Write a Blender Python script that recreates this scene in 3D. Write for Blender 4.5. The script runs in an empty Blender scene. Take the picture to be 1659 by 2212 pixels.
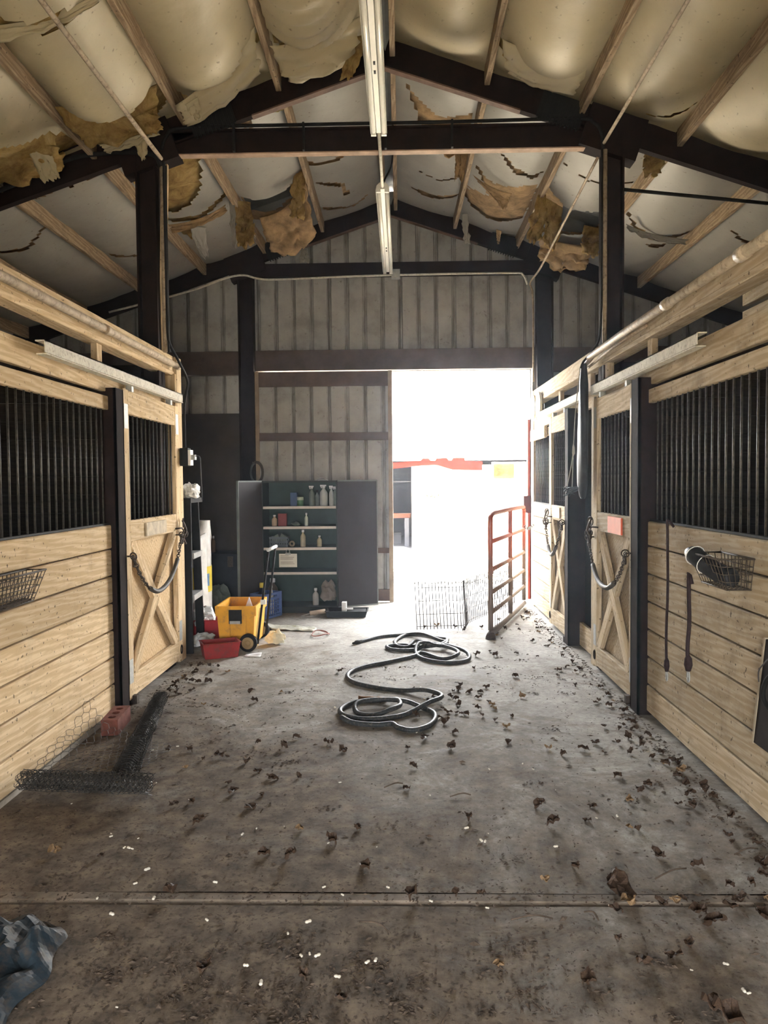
import bpy, bmesh, math, random
from math import sin, cos, pi, radians, sqrt, atan2
from mathutils import Vector, Matrix, noise
random.seed(7)
SC = bpy.context.scene
COL = SC.collection

# ---------------------------------------------------------------- camera
cd = bpy.data.cameras.new('camera'); cam = bpy.data.objects.new('camera', cd); COL.objects.link(cam)
cd.sensor_fit = 'HORIZONTAL'; cd.sensor_width = 36.0; cd.lens = 1661.0 / 1659.0 * 36.0
cd.clip_start = 0.02; cd.clip_end = 400
yaw, pitch, roll = radians(1.33), radians(2.28), radians(-0.5)
fw = Vector((-sin(yaw)*cos(pitch), cos(yaw)*cos(pitch), -sin(pitch)))
rt = Vector((cos(yaw), sin(yaw), 0)); up = rt.cross(fw)
rt2 = rt*cos(roll) + up*sin(roll); up2 = -rt*sin(roll) + up*cos(roll)
M = Matrix((rt2, up2, -fw)).transposed().to_4x4(); M.translation = (0, 0, 1.46)
cam.matrix_world = M
SC.camera = cam

# ---------------------------------------------------------------- sky, sun, exposure
wd = bpy.data.worlds.new('sky'); SC.world = wd; wd.use_nodes = True
bgn = wd.node_tree.nodes['Background']; bgn.inputs[0].default_value = (0.97, 0.98, 1.0, 1); bgn.inputs[1].default_value = 1.3
sl = bpy.data.lights.new('sun', 'SUN'); sl.energy = 5.0; sl.angle = 0.01; sl.color = (1.0, 0.93, 0.80)
sun = bpy.data.objects.new('sun', sl); COL.objects.link(sun)
sun.rotation_euler = Vector((-0.10, 0.40, -0.90)).to_track_quat('-Z', 'Y').to_euler()
Y0_ = -1.60
def portal(name, loc, sx, sy, direction):
    l = bpy.data.lights.new(name, 'AREA'); l.shape = 'RECTANGLE'; l.size = sx; l.size_y = sy
    l.cycles.is_portal = True
    o = bpy.data.objects.new(name, l); COL.objects.link(o); o.location = loc
    o.rotation_euler = Vector(direction).to_track_quat('-Z', 'Z').to_euler()
    return o
portal('front_portal', (-.15, Y0_-.05, .85), 1.4, 1.75, (0, 1, 0))
portal('door_portal', (0.72, 9.5, 1.4), 1.75, 2.85, (0, -1, 0))

SC.view_settings.view_transform = 'Standard'; SC.view_settings.look = 'None'
SC.view_settings.gamma = 1.0; SC.view_settings.use_curve_mapping = False
SC.view_settings.exposure = 5.25
SC.cycles.use_denoising = True
SC.cycles.max_bounces = 10; SC.cycles.diffuse_bounces = 7; SC.cycles.glossy_bounces = 3
SC.cycles.caustics_reflective = False; SC.cycles.caustics_refractive = False
SC.cycles.sample_clamp_indirect = 6.0

# ---------------------------------------------------------------- helpers
WL = {}
class MB:
    def __init__(s): s.v = []; s.f = []
    def add(s, vs, fs):
        b = len(s.v); s.v += [tuple(v) for v in vs]; s.f += [tuple(i+b for i in f) for f in fs]; return s
    def box(s, x0, x1, y0, y1, z0, z1):
        return s.add([(x0,y0,z0),(x1,y0,z0),(x1,y1,z0),(x0,y1,z0),(x0,y0,z1),(x1,y0,z1),(x1,y1,z1),(x0,y1,z1)],
                     [(3,2,1,0),(4,5,6,7),(0,1,5,4),(1,2,6,5),(2,3,7,6),(3,0,4,7)])
    def obox(s, c, ax, ay, az):   # oriented box: centre and three half-axis vectors
        c, ax, ay, az = Vector(c), Vector(ax), Vector(ay), Vector(az); vs = []
        for k in (-1, 1):
            for (i, j) in ((-1,-1),(1,-1),(1,1),(-1,1)): vs.append(c + ax*i + ay*j + az*k)
        return s.add(vs, [(3,2,1,0),(4,5,6,7),(0,1,5,4),(1,2,6,5),(2,3,7,6),(3,0,4,7)])
    def cyl(s, p0, p1, r, n=8, r1=None): return s.tube([p0, p1], [r, r if r1 is None else r1], n)
    def tube(s, pts, r, n=8, caps=True, closed=False):
        pts = [Vector(p) for p in pts]; m = len(pts)
        rs = r if isinstance(r, (list, tuple)) else [r]*m
        b = len(s.v); prev = None
        for i, p in enumerate(pts):
            if closed: t = pts[(i+1) % m] - pts[i-1]
            else: t = pts[min(i+1, m-1)] - pts[max(i-1, 0)]
            if t.length < 1e-9: t = Vector((0,0,1))
            t.normalize()
            if prev is None:
                a = Vector((0,0,1)) if abs(t.z) < .9 else Vector((1,0,0))
                u = t.cross(a).normalized()
            else:
                u = prev - t*prev.dot(t)
                if u.length < 1e-6: u = t.orthogonal()
                u.normalize()
            prev = u; w = t.cross(u)
            for k in range(n):
                a = 2*pi*k/n; s.v.append(tuple(p + (u*cos(a) + w*sin(a))*rs[i]))
        for i in range(m if closed else m-1):
            j = (i+1) % m
            for k in range(n):
                k2 = (k+1) % n; s.f.append((b+i*n+k, b+i*n+k2, b+j*n+k2, b+j*n+k))
        if caps and not closed:
            s.f.append(tuple(b+k for k in reversed(range(n)))); s.f.append(tuple(b+(m-1)*n+k for k in range(n)))
        return s
    def lathe(s, prof, o, axis=(0,0,1), n=12):   # prof: (radius, height) list
        o = Vector(o); a = Vector(axis).normalized(); u = a.orthogonal().normalized(); w = a.cross(u); b = len(s.v); m = len(prof)
        for (r, h) in prof:
            for k in range(n):
                t = 2*pi*k/n; s.v.append(tuple(o + a*h + (u*cos(t) + w*sin(t))*max(r, 1e-4)))
        for i in range(m-1):
            for k in range(n):
                k2 = (k+1) % n; s.f.append((b+i*n+k, b+i*n+k2, b+(i+1)*n+k2, b+(i+1)*n+k))
        s.f.append(tuple(b+k for k in reversed(range(n)))); s.f.append(tuple(b+(m-1)*n+k for k in range(n)))
        return s
    def grid(s, fn, nu, nv, hole=None):
        b = len(s.v)
        for j in range(nv+1):
            for i in range(nu+1): s.v.append(tuple(fn(i/nu, j/nv)))
        for j in range(nv):
            for i in range(nu):
                if hole and hole((i+.5)/nu, (j+.5)/nv): continue
                a = b + j*(nu+1) + i; s.f.append((a, a+1, a+nu+2, a+nu+1))
        return s
    def ring(s, c, nrm, R, r, n=10, m=5, sx=1.0, uax=None):
        c = Vector(c); nrm = Vector(nrm).normalized(); u = Vector(uax).normalized() if uax else nrm.orthogonal().normalized(); w = nrm.cross(u)
        return s.tube([c + u*cos(2*pi*k/n)*R*sx + w*sin(2*pi*k/n)*R for k in range(n)], r, m, closed=True)
    def mesh(s, name):
        me = bpy.data.meshes.new(name); me.from_pydata(s.v, [], s.f); me.update(); return me
def setm(me, m, smooth):
    me.materials.clear(); me.materials.append(m)
    if smooth: me.shade_smooth()
def link(name, data, parent=None, loc=(0,0,0), mtx=None):
    o = bpy.data.objects.new(name, data); COL.objects.link(o)
    base = Vector((0,0,0))
    if parent is not None:
        o.parent = parent; base = WL[parent.name]
    if mtx is not None:
        m2 = mtx.copy(); m2.translation = m2.translation - base; o.matrix_local = m2; WL[o.name] = mtx.translation.copy()
    else:
        o.location = Vector(loc) - base; WL[o.name] = Vector(loc)
    return o
def obj(name, mb, m, parent=None, smooth=False, solid=0, loc=(0,0,0)):
    me = mb.mesh(name); setm(me, m, smooth); o = link(name, me, parent, loc)
    if solid:
        md = o.modifiers.new('thickness', 'SOLIDIFY'); md.thickness = solid; md.offset = 0
    return o
def tag(o, label=None, cat=None, group=None, kind=None):
    if label: o['label'] = label
    if cat: o['category'] = cat
    if group: o['group'] = group
    if kind: o['kind'] = kind
    return o
def empty(name, loc=(0,0,0), label=None, cat=None, group=None, kind=None, parent=None):
    return tag(link(name, None, parent, loc), label, cat, group, kind)
BC = {}
def board(name, p0, p1, wd_, w, t, m, parent=None, ch=0.004, end_cut=0):
    """a sawn board: local x runs along its length, chamfered edges"""
    p0, p1 = Vector(p0), Vector(p1); x = (p1-p0); L = x.length; x.normalize()
    y = Vector(wd_); y = (y - x*x.dot(y)).normalized(); z = x.cross(y)
    key = (round(L,3), round(w,3), round(t,3), m.name, end_cut)
    me = BC.get(key)
    if me is None:
        a, b = w/2, t/2; c = min(ch, a*.4, b*.4)
        pr = [(-a+c,-b),(a-c,-b),(a,-b+c),(a,b-c),(a-c,b),(-a+c,b),(-a,b-c),(-a,-b+c)]
        mb = MB(); mb.add([(-L/2 + (end_cut*q[0]), *q) for q in pr] + [(L/2 + (end_cut*q[0]), *q) for q in pr],
               [(i, i+8, (i+1) % 8 + 8, (i+1) % 8) for i in range(8)] + [tuple(range(8)), tuple(range(15, 7, -1))])
        me = mb.mesh(name); bm = bmesh.new(); bm.from_mesh(me); bmesh.ops.recalc_face_normals(bm, faces=bm.faces); bm.to_mesh(me); bm.free()
        setm(me, m, False); BC[key] = me
    mt = Matrix((x, y, z)).transposed().to_4x4(); mt.translation = (p0+p1)/2
    return link(name, me, parent, mtx=mt)
def copy_tree(o, parent=None):
    c = o.copy(); COL.objects.link(c)
    if parent: c.parent = parent
    WL[c.name] = WL[o.name].copy()
    for ch in list(o.children): copy_tree(ch, c)
    return c
def cat(pts, n=6, closed=False):
    """Catmull-Rom through points"""
    P = [Vector(p) for p in pts]; m = len(P); out = []
    for i in range(m if closed else m-1):
        if closed: a, b, c, d = P[i-1], P[i], P[(i+1) % m], P[(i+2) % m]
        else: a, b, c, d = P[max(i-1,0)], P[i], P[i+1], P[min(i+2,m-1)]
        for k in range(n):
            t = k/n; out.append(((b*2) + (c-a)*t + (a*2-b*5+c*4-d)*t*t + (b*3-a-c*3+d)*t*t*t)*.5)
    if not closed: out.append(P[-1])
    return out
def nz(x, y, z=0.0): return noise.noise(Vector((x, y, z)))
def inpoly(x, y, P):
    c = False; j = len(P)-1
    for i in range(len(P)):
        xi, yi = P[i]; xj, yj = P[j]
        if (yi > y) != (yj > y) and x < (xj-xi)*(y-yi)/(yj-yi) + xi: c = not c
        j = i
    return c

# ---------------------------------------------------------------- materials
def nodes(name):
    m = bpy.data.materials.new(name); m.use_nodes = True; nt = m.node_tree
    b = nt.nodes['Principled BSDF']; return m, nt, b
def N(nt, typ, ins=None, **kw):
    n = nt.nodes.new(typ)
    for k, v in kw.items(): setattr(n, k, v)
    for k, v in (ins or {}).items():
        if hasattr(v, 'is_output'): nt.links.new(v, n.inputs[k])
        else: n.inputs[k].default_value = v
    return n
def ramp(nt, fac, stops):
    r = nt.nodes.new('ShaderNodeValToRGB'); nt.links.new(fac, r.inputs[0]); e = r.color_ramp.elements
    while len(e) < len(stops): e.new(.5)
    for i, (p, c) in enumerate(stops): e[i].position = p; e[i].color = (*c, 1) if len(c) == 3 else c
    return r.outputs[0]
def mixc(nt, fac, a, b, mode='MIX'):
    n = nt.nodes.new('ShaderNodeMix'); n.data_type = 'RGBA'; n.blend_type = mode
    for k, v in ((0, fac), (6, a), (7, b)):
        if hasattr(v, 'is_output'): nt.links.new(v, n.inputs[k])
        elif k == 0: n.inputs[0].default_value = v
        else: n.inputs[k].default_value = (*v, 1)
    return n.outputs[2]
def bump(nt, b, h, strength=.2, dist=.01):
    n = N(nt, 'ShaderNodeBump', {'Height': h, 'Strength': strength, 'Distance': dist}); nt.links.new(n.outputs[0], b.inputs['Normal'])
def translucent(nt, b, col, f):
    tr = N(nt, 'ShaderNodeBsdfTranslucent', {'Color': col}); mx = N(nt, 'ShaderNodeMixShader', {0: f, 1: b.outputs[0], 2: tr.outputs[0]})
    nt.links.new(mx.outputs[0], nt.nodes['Material Output'].inputs['Surface'])
def flat(name, c, rough=.6, metal=0.0, var=.25, scale=6.0, bmp=0.0, dirt=None, spec=.15):
    """plain colour with mottling; optional dirt colour in patches"""
    m, nt, b = nodes(name); tc = N(nt, 'ShaderNodeTexCoord')
    n = N(nt, 'ShaderNodeTexNoise', {'Vector': tc.outputs['Object'], 'Scale': scale, 'Detail': 6.0, 'Roughness': .65})
    col = ramp(nt, n.outputs['Fac'], [(.3, tuple(x*(1-var) for x in c)), (.7, tuple(min(1, x*(1+var)) for x in c))])
    if dirt:
        n2 = N(nt, 'ShaderNodeTexNoise', {'Vector': tc.outputs['Object'], 'Scale': scale*3, 'Detail': 8.0, 'Roughness': .7})
        f = ramp(nt, n2.outputs['Fac'], [(.50, (0,0,0)), (.66, (.8,.8,.8))]); col = mixc(nt, f, col, dirt)
    nt.links.new(col, b.inputs['Base Color']); b.inputs['Roughness'].default_value = rough; b.inputs['Metallic'].default_value = metal
    b.inputs['Specular IOR Level'].default_value = spec
    if bmp: bump(nt, b, n.outputs['Fac'], bmp, .01)
    return m
def wood(name, light, dark, dirt=(.06,.04,.025), dirtamt=.6, speck=1.0):
    m, nt, b = nodes(name); tc = N(nt, 'ShaderNodeTexCoord'); oi = N(nt, 'ShaderNodeObjectInfo')
    sh = N(nt, 'ShaderNodeVectorMath', {0: (37.0, 11.0, 23.0)}, operation='SCALE'); nt.links.new(oi.outputs['Random'], sh.inputs['Scale'])
    ad = N(nt, 'ShaderNodeVectorMath', {0: tc.outputs['Object'], 1: sh.outputs[0]}, operation='ADD')
    mp = N(nt, 'ShaderNodeMapping', {'Vector': ad.outputs[0], 'Scale': (.45, 5.0, 5.0)})
    wv = N(nt, 'ShaderNodeTexWave', {'Vector': mp.outputs[0], 'Scale': 3.2, 'Distortion': 9.0, 'Detail': 3.0, 'Detail Scale': 1.3, 'Detail Roughness': .6}, bands_direction='DIAGONAL')
    mp2 = N(nt, 'ShaderNodeMapping', {'Vector': ad.outputs[0], 'Scale': (4.0, 110.0, 110.0)})
    gr = N(nt, 'ShaderNodeTexNoise', {'Vector': mp2.outputs[0], 'Scale': 1.0, 'Detail': 5.0})
    mx = N(nt, 'ShaderNodeMath', {0: wv.outputs['Fac'], 1: gr.outputs['Fac']}, operation='MULTIPLY_ADD'); mx.inputs[2].default_value = .12
    col = ramp(nt, mx.outputs[0], [(.15, dark), (.45, tuple(.5*(a+c) for a, c in zip(light, dark))), (.62, light)])
    # board to board tone
    tone = N(nt, 'ShaderNodeMapRange', {'Value': oi.outputs['Random'], 'To Min': .82, 'To Max': 1.12})
    col = mixc(nt, 1.0, col, tone.outputs[0], 'MULTIPLY')
    # grime patches and fly specks, in world space so they run over the joints
    ge = N(nt, 'ShaderNodeNewGeometry')
    n2 = N(nt, 'ShaderNodeTexNoise', {'Vector': ge.outputs['Position'], 'Scale': 3.2, 'Detail': 9.0, 'Roughness': .72})
    f = ramp(nt, n2.outputs['Fac'], [(.52, (0,0,0)), (.75, (dirtamt,)*3)]); col = mixc(nt, f, col, dirt)
    n3 = N(nt, 'ShaderNodeTexNoise', {'Vector': ge.outputs['Position'], 'Scale': 42.0, 'Detail': 3.0})
    f3 = ramp(nt, n3.outputs['Fac'], [(.655, (0,0,0)), (.70, (.75*speck,)*3)]); col = mixc(nt, f3, col, (.035,.022,.015))
    vo = N(nt, 'ShaderNodeTexVoronoi', {'Vector': mp.outputs[0], 'Scale': .55})
    kn = ramp(nt, vo.outputs['Distance'], [(.05, (.8,.8,.8)), (.085, (0,0,0))]); col = mixc(nt, kn, col, tuple(x*.35 for x in dark))
    nt.links.new(col, b.inputs['Base Color']); b.inputs['Roughness'].default_value = .85; b.inputs['Specular IOR Level'].default_value = .1
    bump(nt, b, mx.outputs[0], .25, .004)
    return m
WOODL = wood('pine_boards', (.72,.57,.375), (.57,.42,.245), dirtamt=.30)
WOODR = wood('dim_lit_pine_boards', (.52,.435,.31), (.41,.325,.21), dirtamt=.5)  # pine as on the left; duller, less warm light put into its colour
WOODP = wood('purlin_wood', (.36,.275,.18), (.235,.165,.10), dirtamt=.7)
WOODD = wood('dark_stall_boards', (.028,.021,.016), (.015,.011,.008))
PLYL = wood('door_plywood', (.72,.55,.34), (.60,.43,.24), dirtamt=.25, speck=.7)
PLYR = wood('dim_lit_door_plywood', (.46,.38,.27), (.36,.28,.18), dirtamt=.5)  # left door plywood with the right side's duller light in its colour
PLYB = flat('dark_stained_plywood', (.055,.045,.036), .8, var=.3, scale=2)
STEEL = flat('dark_primer_steel', (.016,.010,.009), .85, var=.4, scale=8, spec=.06)
FLANGE = flat('lit_flange_underside', (.13,.08,.06), .7, var=.4, scale=9)  # paler than the steel: light on the flange underside painted as colour
BLACK = flat('black_bar_steel', (.012,.012,.012), .75, var=.4, scale=30)
BARS = flat('dusty_bar_steel', (.040,.036,.030), .4, 0, var=.9, scale=45, spec=.35)
GALV = flat('galvanized_steel', (.60,.575,.49), .7, 0, var=.12, scale=14, dirt=(.30,.27,.21))
CONDUIT = flat('dusty_conduit', (.34,.27,.19), .7, 0, var=.3, scale=10, dirt=(.12,.08,.05))
ZINC = flat('zinc_plate', (.36,.37,.36), .6, .3, var=.2, scale=40)
CHAIN = flat('rusty_chain', (.06,.047,.038), .6, .3, var=.5, scale=60)
RUBBER = flat('grey_rubber', (.075,.068,.06), .6, var=.3, scale=12)
HOSE = flat('black_rubber_hose', (.030,.034,.036), .5, var=.4, scale=20, dirt=(.14,.12,.10))
FIBER = None
def fiber():
    m, nt, b = nodes('mustard_fibreglass'); ge = N(nt, 'ShaderNodeNewGeometry')
    n = N(nt, 'ShaderNodeTexNoise', {'Vector': ge.outputs['Position'], 'Scale': 5.0, 'Detail': 9.0, 'Roughness': .75, 'Distortion': .6})
    n2 = N(nt, 'ShaderNodeTexNoise', {'Vector': ge.outputs['Position'], 'Scale': 40.0, 'Detail': 6.0, 'Roughness': .8})
    col = ramp(nt, n.outputs['Fac'], [(.30, (.17,.10,.04)), (.43, (.42,.27,.10)), (.56, (.60,.42,.17)), (.72, (.74,.58,.30))])
    nt.links.new(col, b.inputs['Base Color']); b.inputs['Roughness'].default_value = 1.0; b.inputs['Specular IOR Level'].default_value = .05
    translucent(nt, b, col, .30)
    h = N(nt, 'ShaderNodeMath', {0: n.outputs['Fac'], 1: n2.outputs['Fac']}, operation='ADD'); bump(nt, b, h.outputs[0], .9, .03)
    return m
FIBER = fiber()
FIBERB = flat('brown_old_fibreglass', (.27,.18,.095), 1.0, var=.5, scale=8, bmp=.8, spec=.05)
def vinyl(name, c):
    m, nt, b = nodes(name); ge = N(nt, 'ShaderNodeNewGeometry')
    n = N(nt, 'ShaderNodeTexNoise', {'Vector': ge.outputs['Position'], 'Scale': 1.3, 'Detail': 6.0, 'Roughness': .6})
    col = ramp(nt, n.outputs['Fac'], [(.3, tuple(x*.80 for x in c)), (.65, c)])
    n2 = N(nt, 'ShaderNodeTexNoise', {'Vector': ge.outputs['Position'], 'Scale': 30.0, 'Detail': 5.0})
    f = ramp(nt, n2.outputs['Fac'], [(.66, (0,0,0)), (.72, (.6,.6,.6))]); col = mixc(nt, f, col, (.12,.09,.06))
    nt.links.new(col, b.inputs['Base Color']); b.inputs['Roughness'].default_value = .5; b.inputs['Specular IOR Level'].default_value = .3
    translucent(nt, b, col, .18)
    n3 = N(nt, 'ShaderNodeTexNoise', {'Vector': ge.outputs['Position'], 'Scale': 4.0, 'Detail': 4.0}); bump(nt, b, n3.outputs['Fac'], .25, .05)
    return m
VINYL = vinyl('yellowed_vinyl_facing', (.50,.425,.27))
VINYLB = vinyl('haze_grey_vinyl_facing', (.32,.30,.26))  # same facing as the front bay; greyer light and haze put into colour
def metalwall():
    m, nt, b = nodes('dirty_white_wall_metal'); ge = N(nt, 'ShaderNodeNewGeometry'); P = ge.outputs['Position']
    n = N(nt, 'ShaderNodeTexNoise', {'Vector': P, 'Scale': 3.0, 'Detail': 7.0, 'Roughness': .65})
    col = ramp(nt, n.outputs['Fac'], [(.32, (.24,.235,.22)), (.5, (.34,.335,.32)), (.7, (.40,.395,.38))])
    # grime run down the grooves, with rib shading painted in as dark streaks
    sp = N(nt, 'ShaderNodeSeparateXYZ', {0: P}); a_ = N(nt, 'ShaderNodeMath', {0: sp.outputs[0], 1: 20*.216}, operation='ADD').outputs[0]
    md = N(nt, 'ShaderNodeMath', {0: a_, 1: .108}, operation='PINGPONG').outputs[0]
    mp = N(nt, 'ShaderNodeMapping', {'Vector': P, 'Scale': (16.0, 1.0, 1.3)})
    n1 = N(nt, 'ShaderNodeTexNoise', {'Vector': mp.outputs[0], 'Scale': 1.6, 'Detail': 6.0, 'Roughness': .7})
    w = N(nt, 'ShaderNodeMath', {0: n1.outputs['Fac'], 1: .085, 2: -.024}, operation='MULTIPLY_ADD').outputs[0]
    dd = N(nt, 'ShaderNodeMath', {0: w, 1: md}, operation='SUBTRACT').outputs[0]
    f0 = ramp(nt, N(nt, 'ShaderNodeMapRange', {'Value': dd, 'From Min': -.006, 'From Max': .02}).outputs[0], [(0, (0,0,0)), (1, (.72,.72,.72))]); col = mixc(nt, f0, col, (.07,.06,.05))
    n2 = N(nt, 'ShaderNodeTexNoise', {'Vector': P, 'Scale': 16.0, 'Detail': 8.0, 'Roughness': .75})
    f = ramp(nt, n2.outputs['Fac'], [(.60, (0,0,0)), (.70, (.7,.7,.7))]); col = mixc(nt, f, col, (.08,.065,.05))
    nt.links.new(col, b.inputs['Base Color']); b.inputs['Roughness'].default_value = .7; b.inputs['Specular IOR Level'].default_value = .15
    return m
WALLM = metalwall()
def concrete():
    m, nt, b = nodes('dirty_concrete'); ge = N(nt, 'ShaderNodeNewGeometry'); P = ge.outputs['Position']
    def no(s, d=8.0, r=.65, dist=0.0): return N(nt, 'ShaderNodeTexNoise', {'Vector': P, 'Scale': s, 'Detail': d, 'Roughness': r, 'Distortion': dist}).outputs['Fac']
    base = ramp(nt, no(2.2, 9, .7), [(.32, (.22,.205,.18)), (.50, (.34,.325,.295)), (.68, (.46,.445,.415))])
    fine = ramp(nt, no(26, 6, .7), [(.35, (.72,.72,.72)), (.62, (1.08,1.08,1.08))]); col = mixc(nt, 1.0, base, fine, 'MULTIPLY')
    sp = N(nt, 'ShaderNodeSeparateXYZ', {0: P})
    # dirt thicker along the left stalls and in front; front dimness painted in too
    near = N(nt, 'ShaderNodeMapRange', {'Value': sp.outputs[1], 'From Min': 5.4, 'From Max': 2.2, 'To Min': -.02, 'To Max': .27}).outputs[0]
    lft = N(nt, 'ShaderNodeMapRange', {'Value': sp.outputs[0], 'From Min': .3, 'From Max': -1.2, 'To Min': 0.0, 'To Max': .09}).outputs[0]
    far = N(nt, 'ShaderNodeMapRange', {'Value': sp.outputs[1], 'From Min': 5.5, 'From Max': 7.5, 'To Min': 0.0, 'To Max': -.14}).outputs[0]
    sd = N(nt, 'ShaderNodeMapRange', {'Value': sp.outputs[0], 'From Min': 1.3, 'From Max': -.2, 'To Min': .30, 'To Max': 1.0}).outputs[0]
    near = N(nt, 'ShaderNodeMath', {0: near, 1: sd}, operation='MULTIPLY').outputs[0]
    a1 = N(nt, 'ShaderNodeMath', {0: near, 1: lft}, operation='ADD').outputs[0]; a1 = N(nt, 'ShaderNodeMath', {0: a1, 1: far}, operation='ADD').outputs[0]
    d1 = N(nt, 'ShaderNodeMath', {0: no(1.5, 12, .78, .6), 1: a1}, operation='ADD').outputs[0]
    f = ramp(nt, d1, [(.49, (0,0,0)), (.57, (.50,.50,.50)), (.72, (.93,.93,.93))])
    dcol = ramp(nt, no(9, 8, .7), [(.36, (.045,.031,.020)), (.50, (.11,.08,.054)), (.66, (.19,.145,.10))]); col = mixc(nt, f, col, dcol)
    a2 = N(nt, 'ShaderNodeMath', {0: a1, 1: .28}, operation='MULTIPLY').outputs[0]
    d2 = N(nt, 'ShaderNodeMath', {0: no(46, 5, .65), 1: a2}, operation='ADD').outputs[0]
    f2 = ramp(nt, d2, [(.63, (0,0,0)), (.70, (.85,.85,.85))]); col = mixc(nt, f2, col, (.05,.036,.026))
    nt.links.new(col, b.inputs['Base Color']); b.inputs['Roughness'].default_value = .85; b.inputs['Specular IOR Level'].default_value = .2
    bump(nt, b, no(30, 9, .75), .5, .010)
    return m
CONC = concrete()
SAND = flat('sunlit_sandy_ground', (.42,.38,.31), .95, var=.25, scale=1.5, bmp=.5)
GRAVEL = flat('pale_gravel', (.12,.115,.105), .95, var=.4, scale=14, bmp=.8)
SHEDW = flat('white_shed_wall', (.66,.64,.60), .7, var=.06, scale=2)
REDP = flat('red_fascia_paint', (.035,.0042,.0025), .8, var=.2, scale=4, spec=0.0)
SHEDD = flat('dark_shed_inside', (.045,.045,.05), .9, var=.2, scale=2)
YWIN = flat('dusty_yellow_window', (.03,.022,.008), .5, var=.6, scale=5, spec=.0)
GATE = None
def gatemat():
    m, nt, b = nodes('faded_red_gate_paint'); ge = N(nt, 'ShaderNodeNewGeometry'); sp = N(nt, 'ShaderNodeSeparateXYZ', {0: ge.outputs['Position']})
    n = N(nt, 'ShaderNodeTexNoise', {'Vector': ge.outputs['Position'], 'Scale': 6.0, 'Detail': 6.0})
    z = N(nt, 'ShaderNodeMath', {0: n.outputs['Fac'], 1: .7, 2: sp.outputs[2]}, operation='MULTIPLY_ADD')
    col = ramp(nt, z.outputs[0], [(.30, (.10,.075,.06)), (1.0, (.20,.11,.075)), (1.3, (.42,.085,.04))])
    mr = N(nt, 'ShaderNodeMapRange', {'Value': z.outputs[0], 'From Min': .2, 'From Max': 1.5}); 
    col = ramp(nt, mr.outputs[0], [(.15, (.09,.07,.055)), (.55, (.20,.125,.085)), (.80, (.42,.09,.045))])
    nt.links.new(col, b.inputs['Base Color']); b.inputs['Roughness'].default_value = .5
    return m
GATE = gatemat()
WHITE = flat('white_enamel', (.78,.77,.70), .35, var=.06, scale=4)
TUBEM = flat('lamp_tube_glass', (.82,.80,.72), .2, var=.05, scale=4)
PAPER = flat('white_paper', (.80,.80,.80), .8, var=.06)
PLASTW = flat('white_plastic', (.68,.68,.66), .4, var=.15, scale=12)
YELLOW = flat('yellow_tote_plastic', (.72,.36,.035), .42, var=.12, scale=5, dirt=(.40,.22,.06))
REDBIN = flat('red_bin_plastic', (.30,.035,.035), .4, var=.2, scale=6, dirt=(.16,.06,.05))
BLUEC = flat('blue_crate_plastic', (.10,.17,.42), .45, var=.15, scale=6)
NAVY = flat('navy_trunk', (.016,.020,.030), .55, var=.3, scale=5)
CAB = flat('dark_green_cabinet_enamel', (.025,.032,.030), .5, var=.2, scale=4)
CABIN = flat('dark_green_cabinet_inside', (.022,.045,.038), .5, var=.25, scale=4)
SHELF = flat('pale_shelf_edge', (.52,.47,.42), .5, var=.12, scale=8)
ORANGE = flat('coral_painted_plate', (.62,.13,.07), .6, var=.15, scale=15)
LEAF = flat('dry_brown_leaf', (.050,.031,.020), .6, var=.6, scale=18)
LEAF2 = flat('pale_dry_leaf', (.20,.13,.07), .6, var=.5, scale=18)
LITTER = flat('brown_litter', (.075,.055,.04), .9, var=.6, scale=25)
CHIP = flat('pale_foam_chip', (.62,.58,.49), .8, var=.1, scale=20)
BRICK = flat('red_brick', (.16,.06,.045), .9, var=.35, scale=20, bmp=.5)
WIRE = flat('rusty_wire', (.06,.048,.038), .7, 0, var=.5, scale=40)
PWIRE = flat('dull_galvanized_wire', (.055,.052,.05), .7, 0, var=.3, scale=40)
TARP = flat('dark_blue_tarp', (.012,.019,.025), .55, var=.7, scale=4, dirt=(.065,.046,.032), spec=.14)
ROPE = flat('dark_rope', (.030,.020,.022), .8, var=.4, scale=60)
TWINE = flat('pale_twine', (.45,.42,.36), .8, var=.2, scale=40)
BAGB = flat('black_nylon', (.022,.024,.028), .5, var=.4, scale=14)
GREYP = flat('grey_step_plastic', (.34,.34,.33), .5, var=.2, scale=12)
YELL2 = flat('yellow_printed_bag', (.70,.56,.06), .5, var=.15, scale=8)
BLUEP = flat('blue_print', (.10,.22,.42), .5, var=.3, scale=20)
CREAM = flat('cream_foam', (.70,.64,.46), .9, var=.15, scale=12, bmp=.5)
# ================================================================ STRUCTURE
XL, XR = -1.83, 1.51                      # aisle faces of the stall fronts
RX = -0.10                                # ridge
def zp(x): return 4.69 - .335*abs(x-RX)   # underside of the purlins
def zr(x): return 4.61 - .335*abs(x-RX)   # underside of the rafters
YF, YB, Y0 = 5.98, 9.40, -1.60            # inner frame, back wall, front wall

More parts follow.
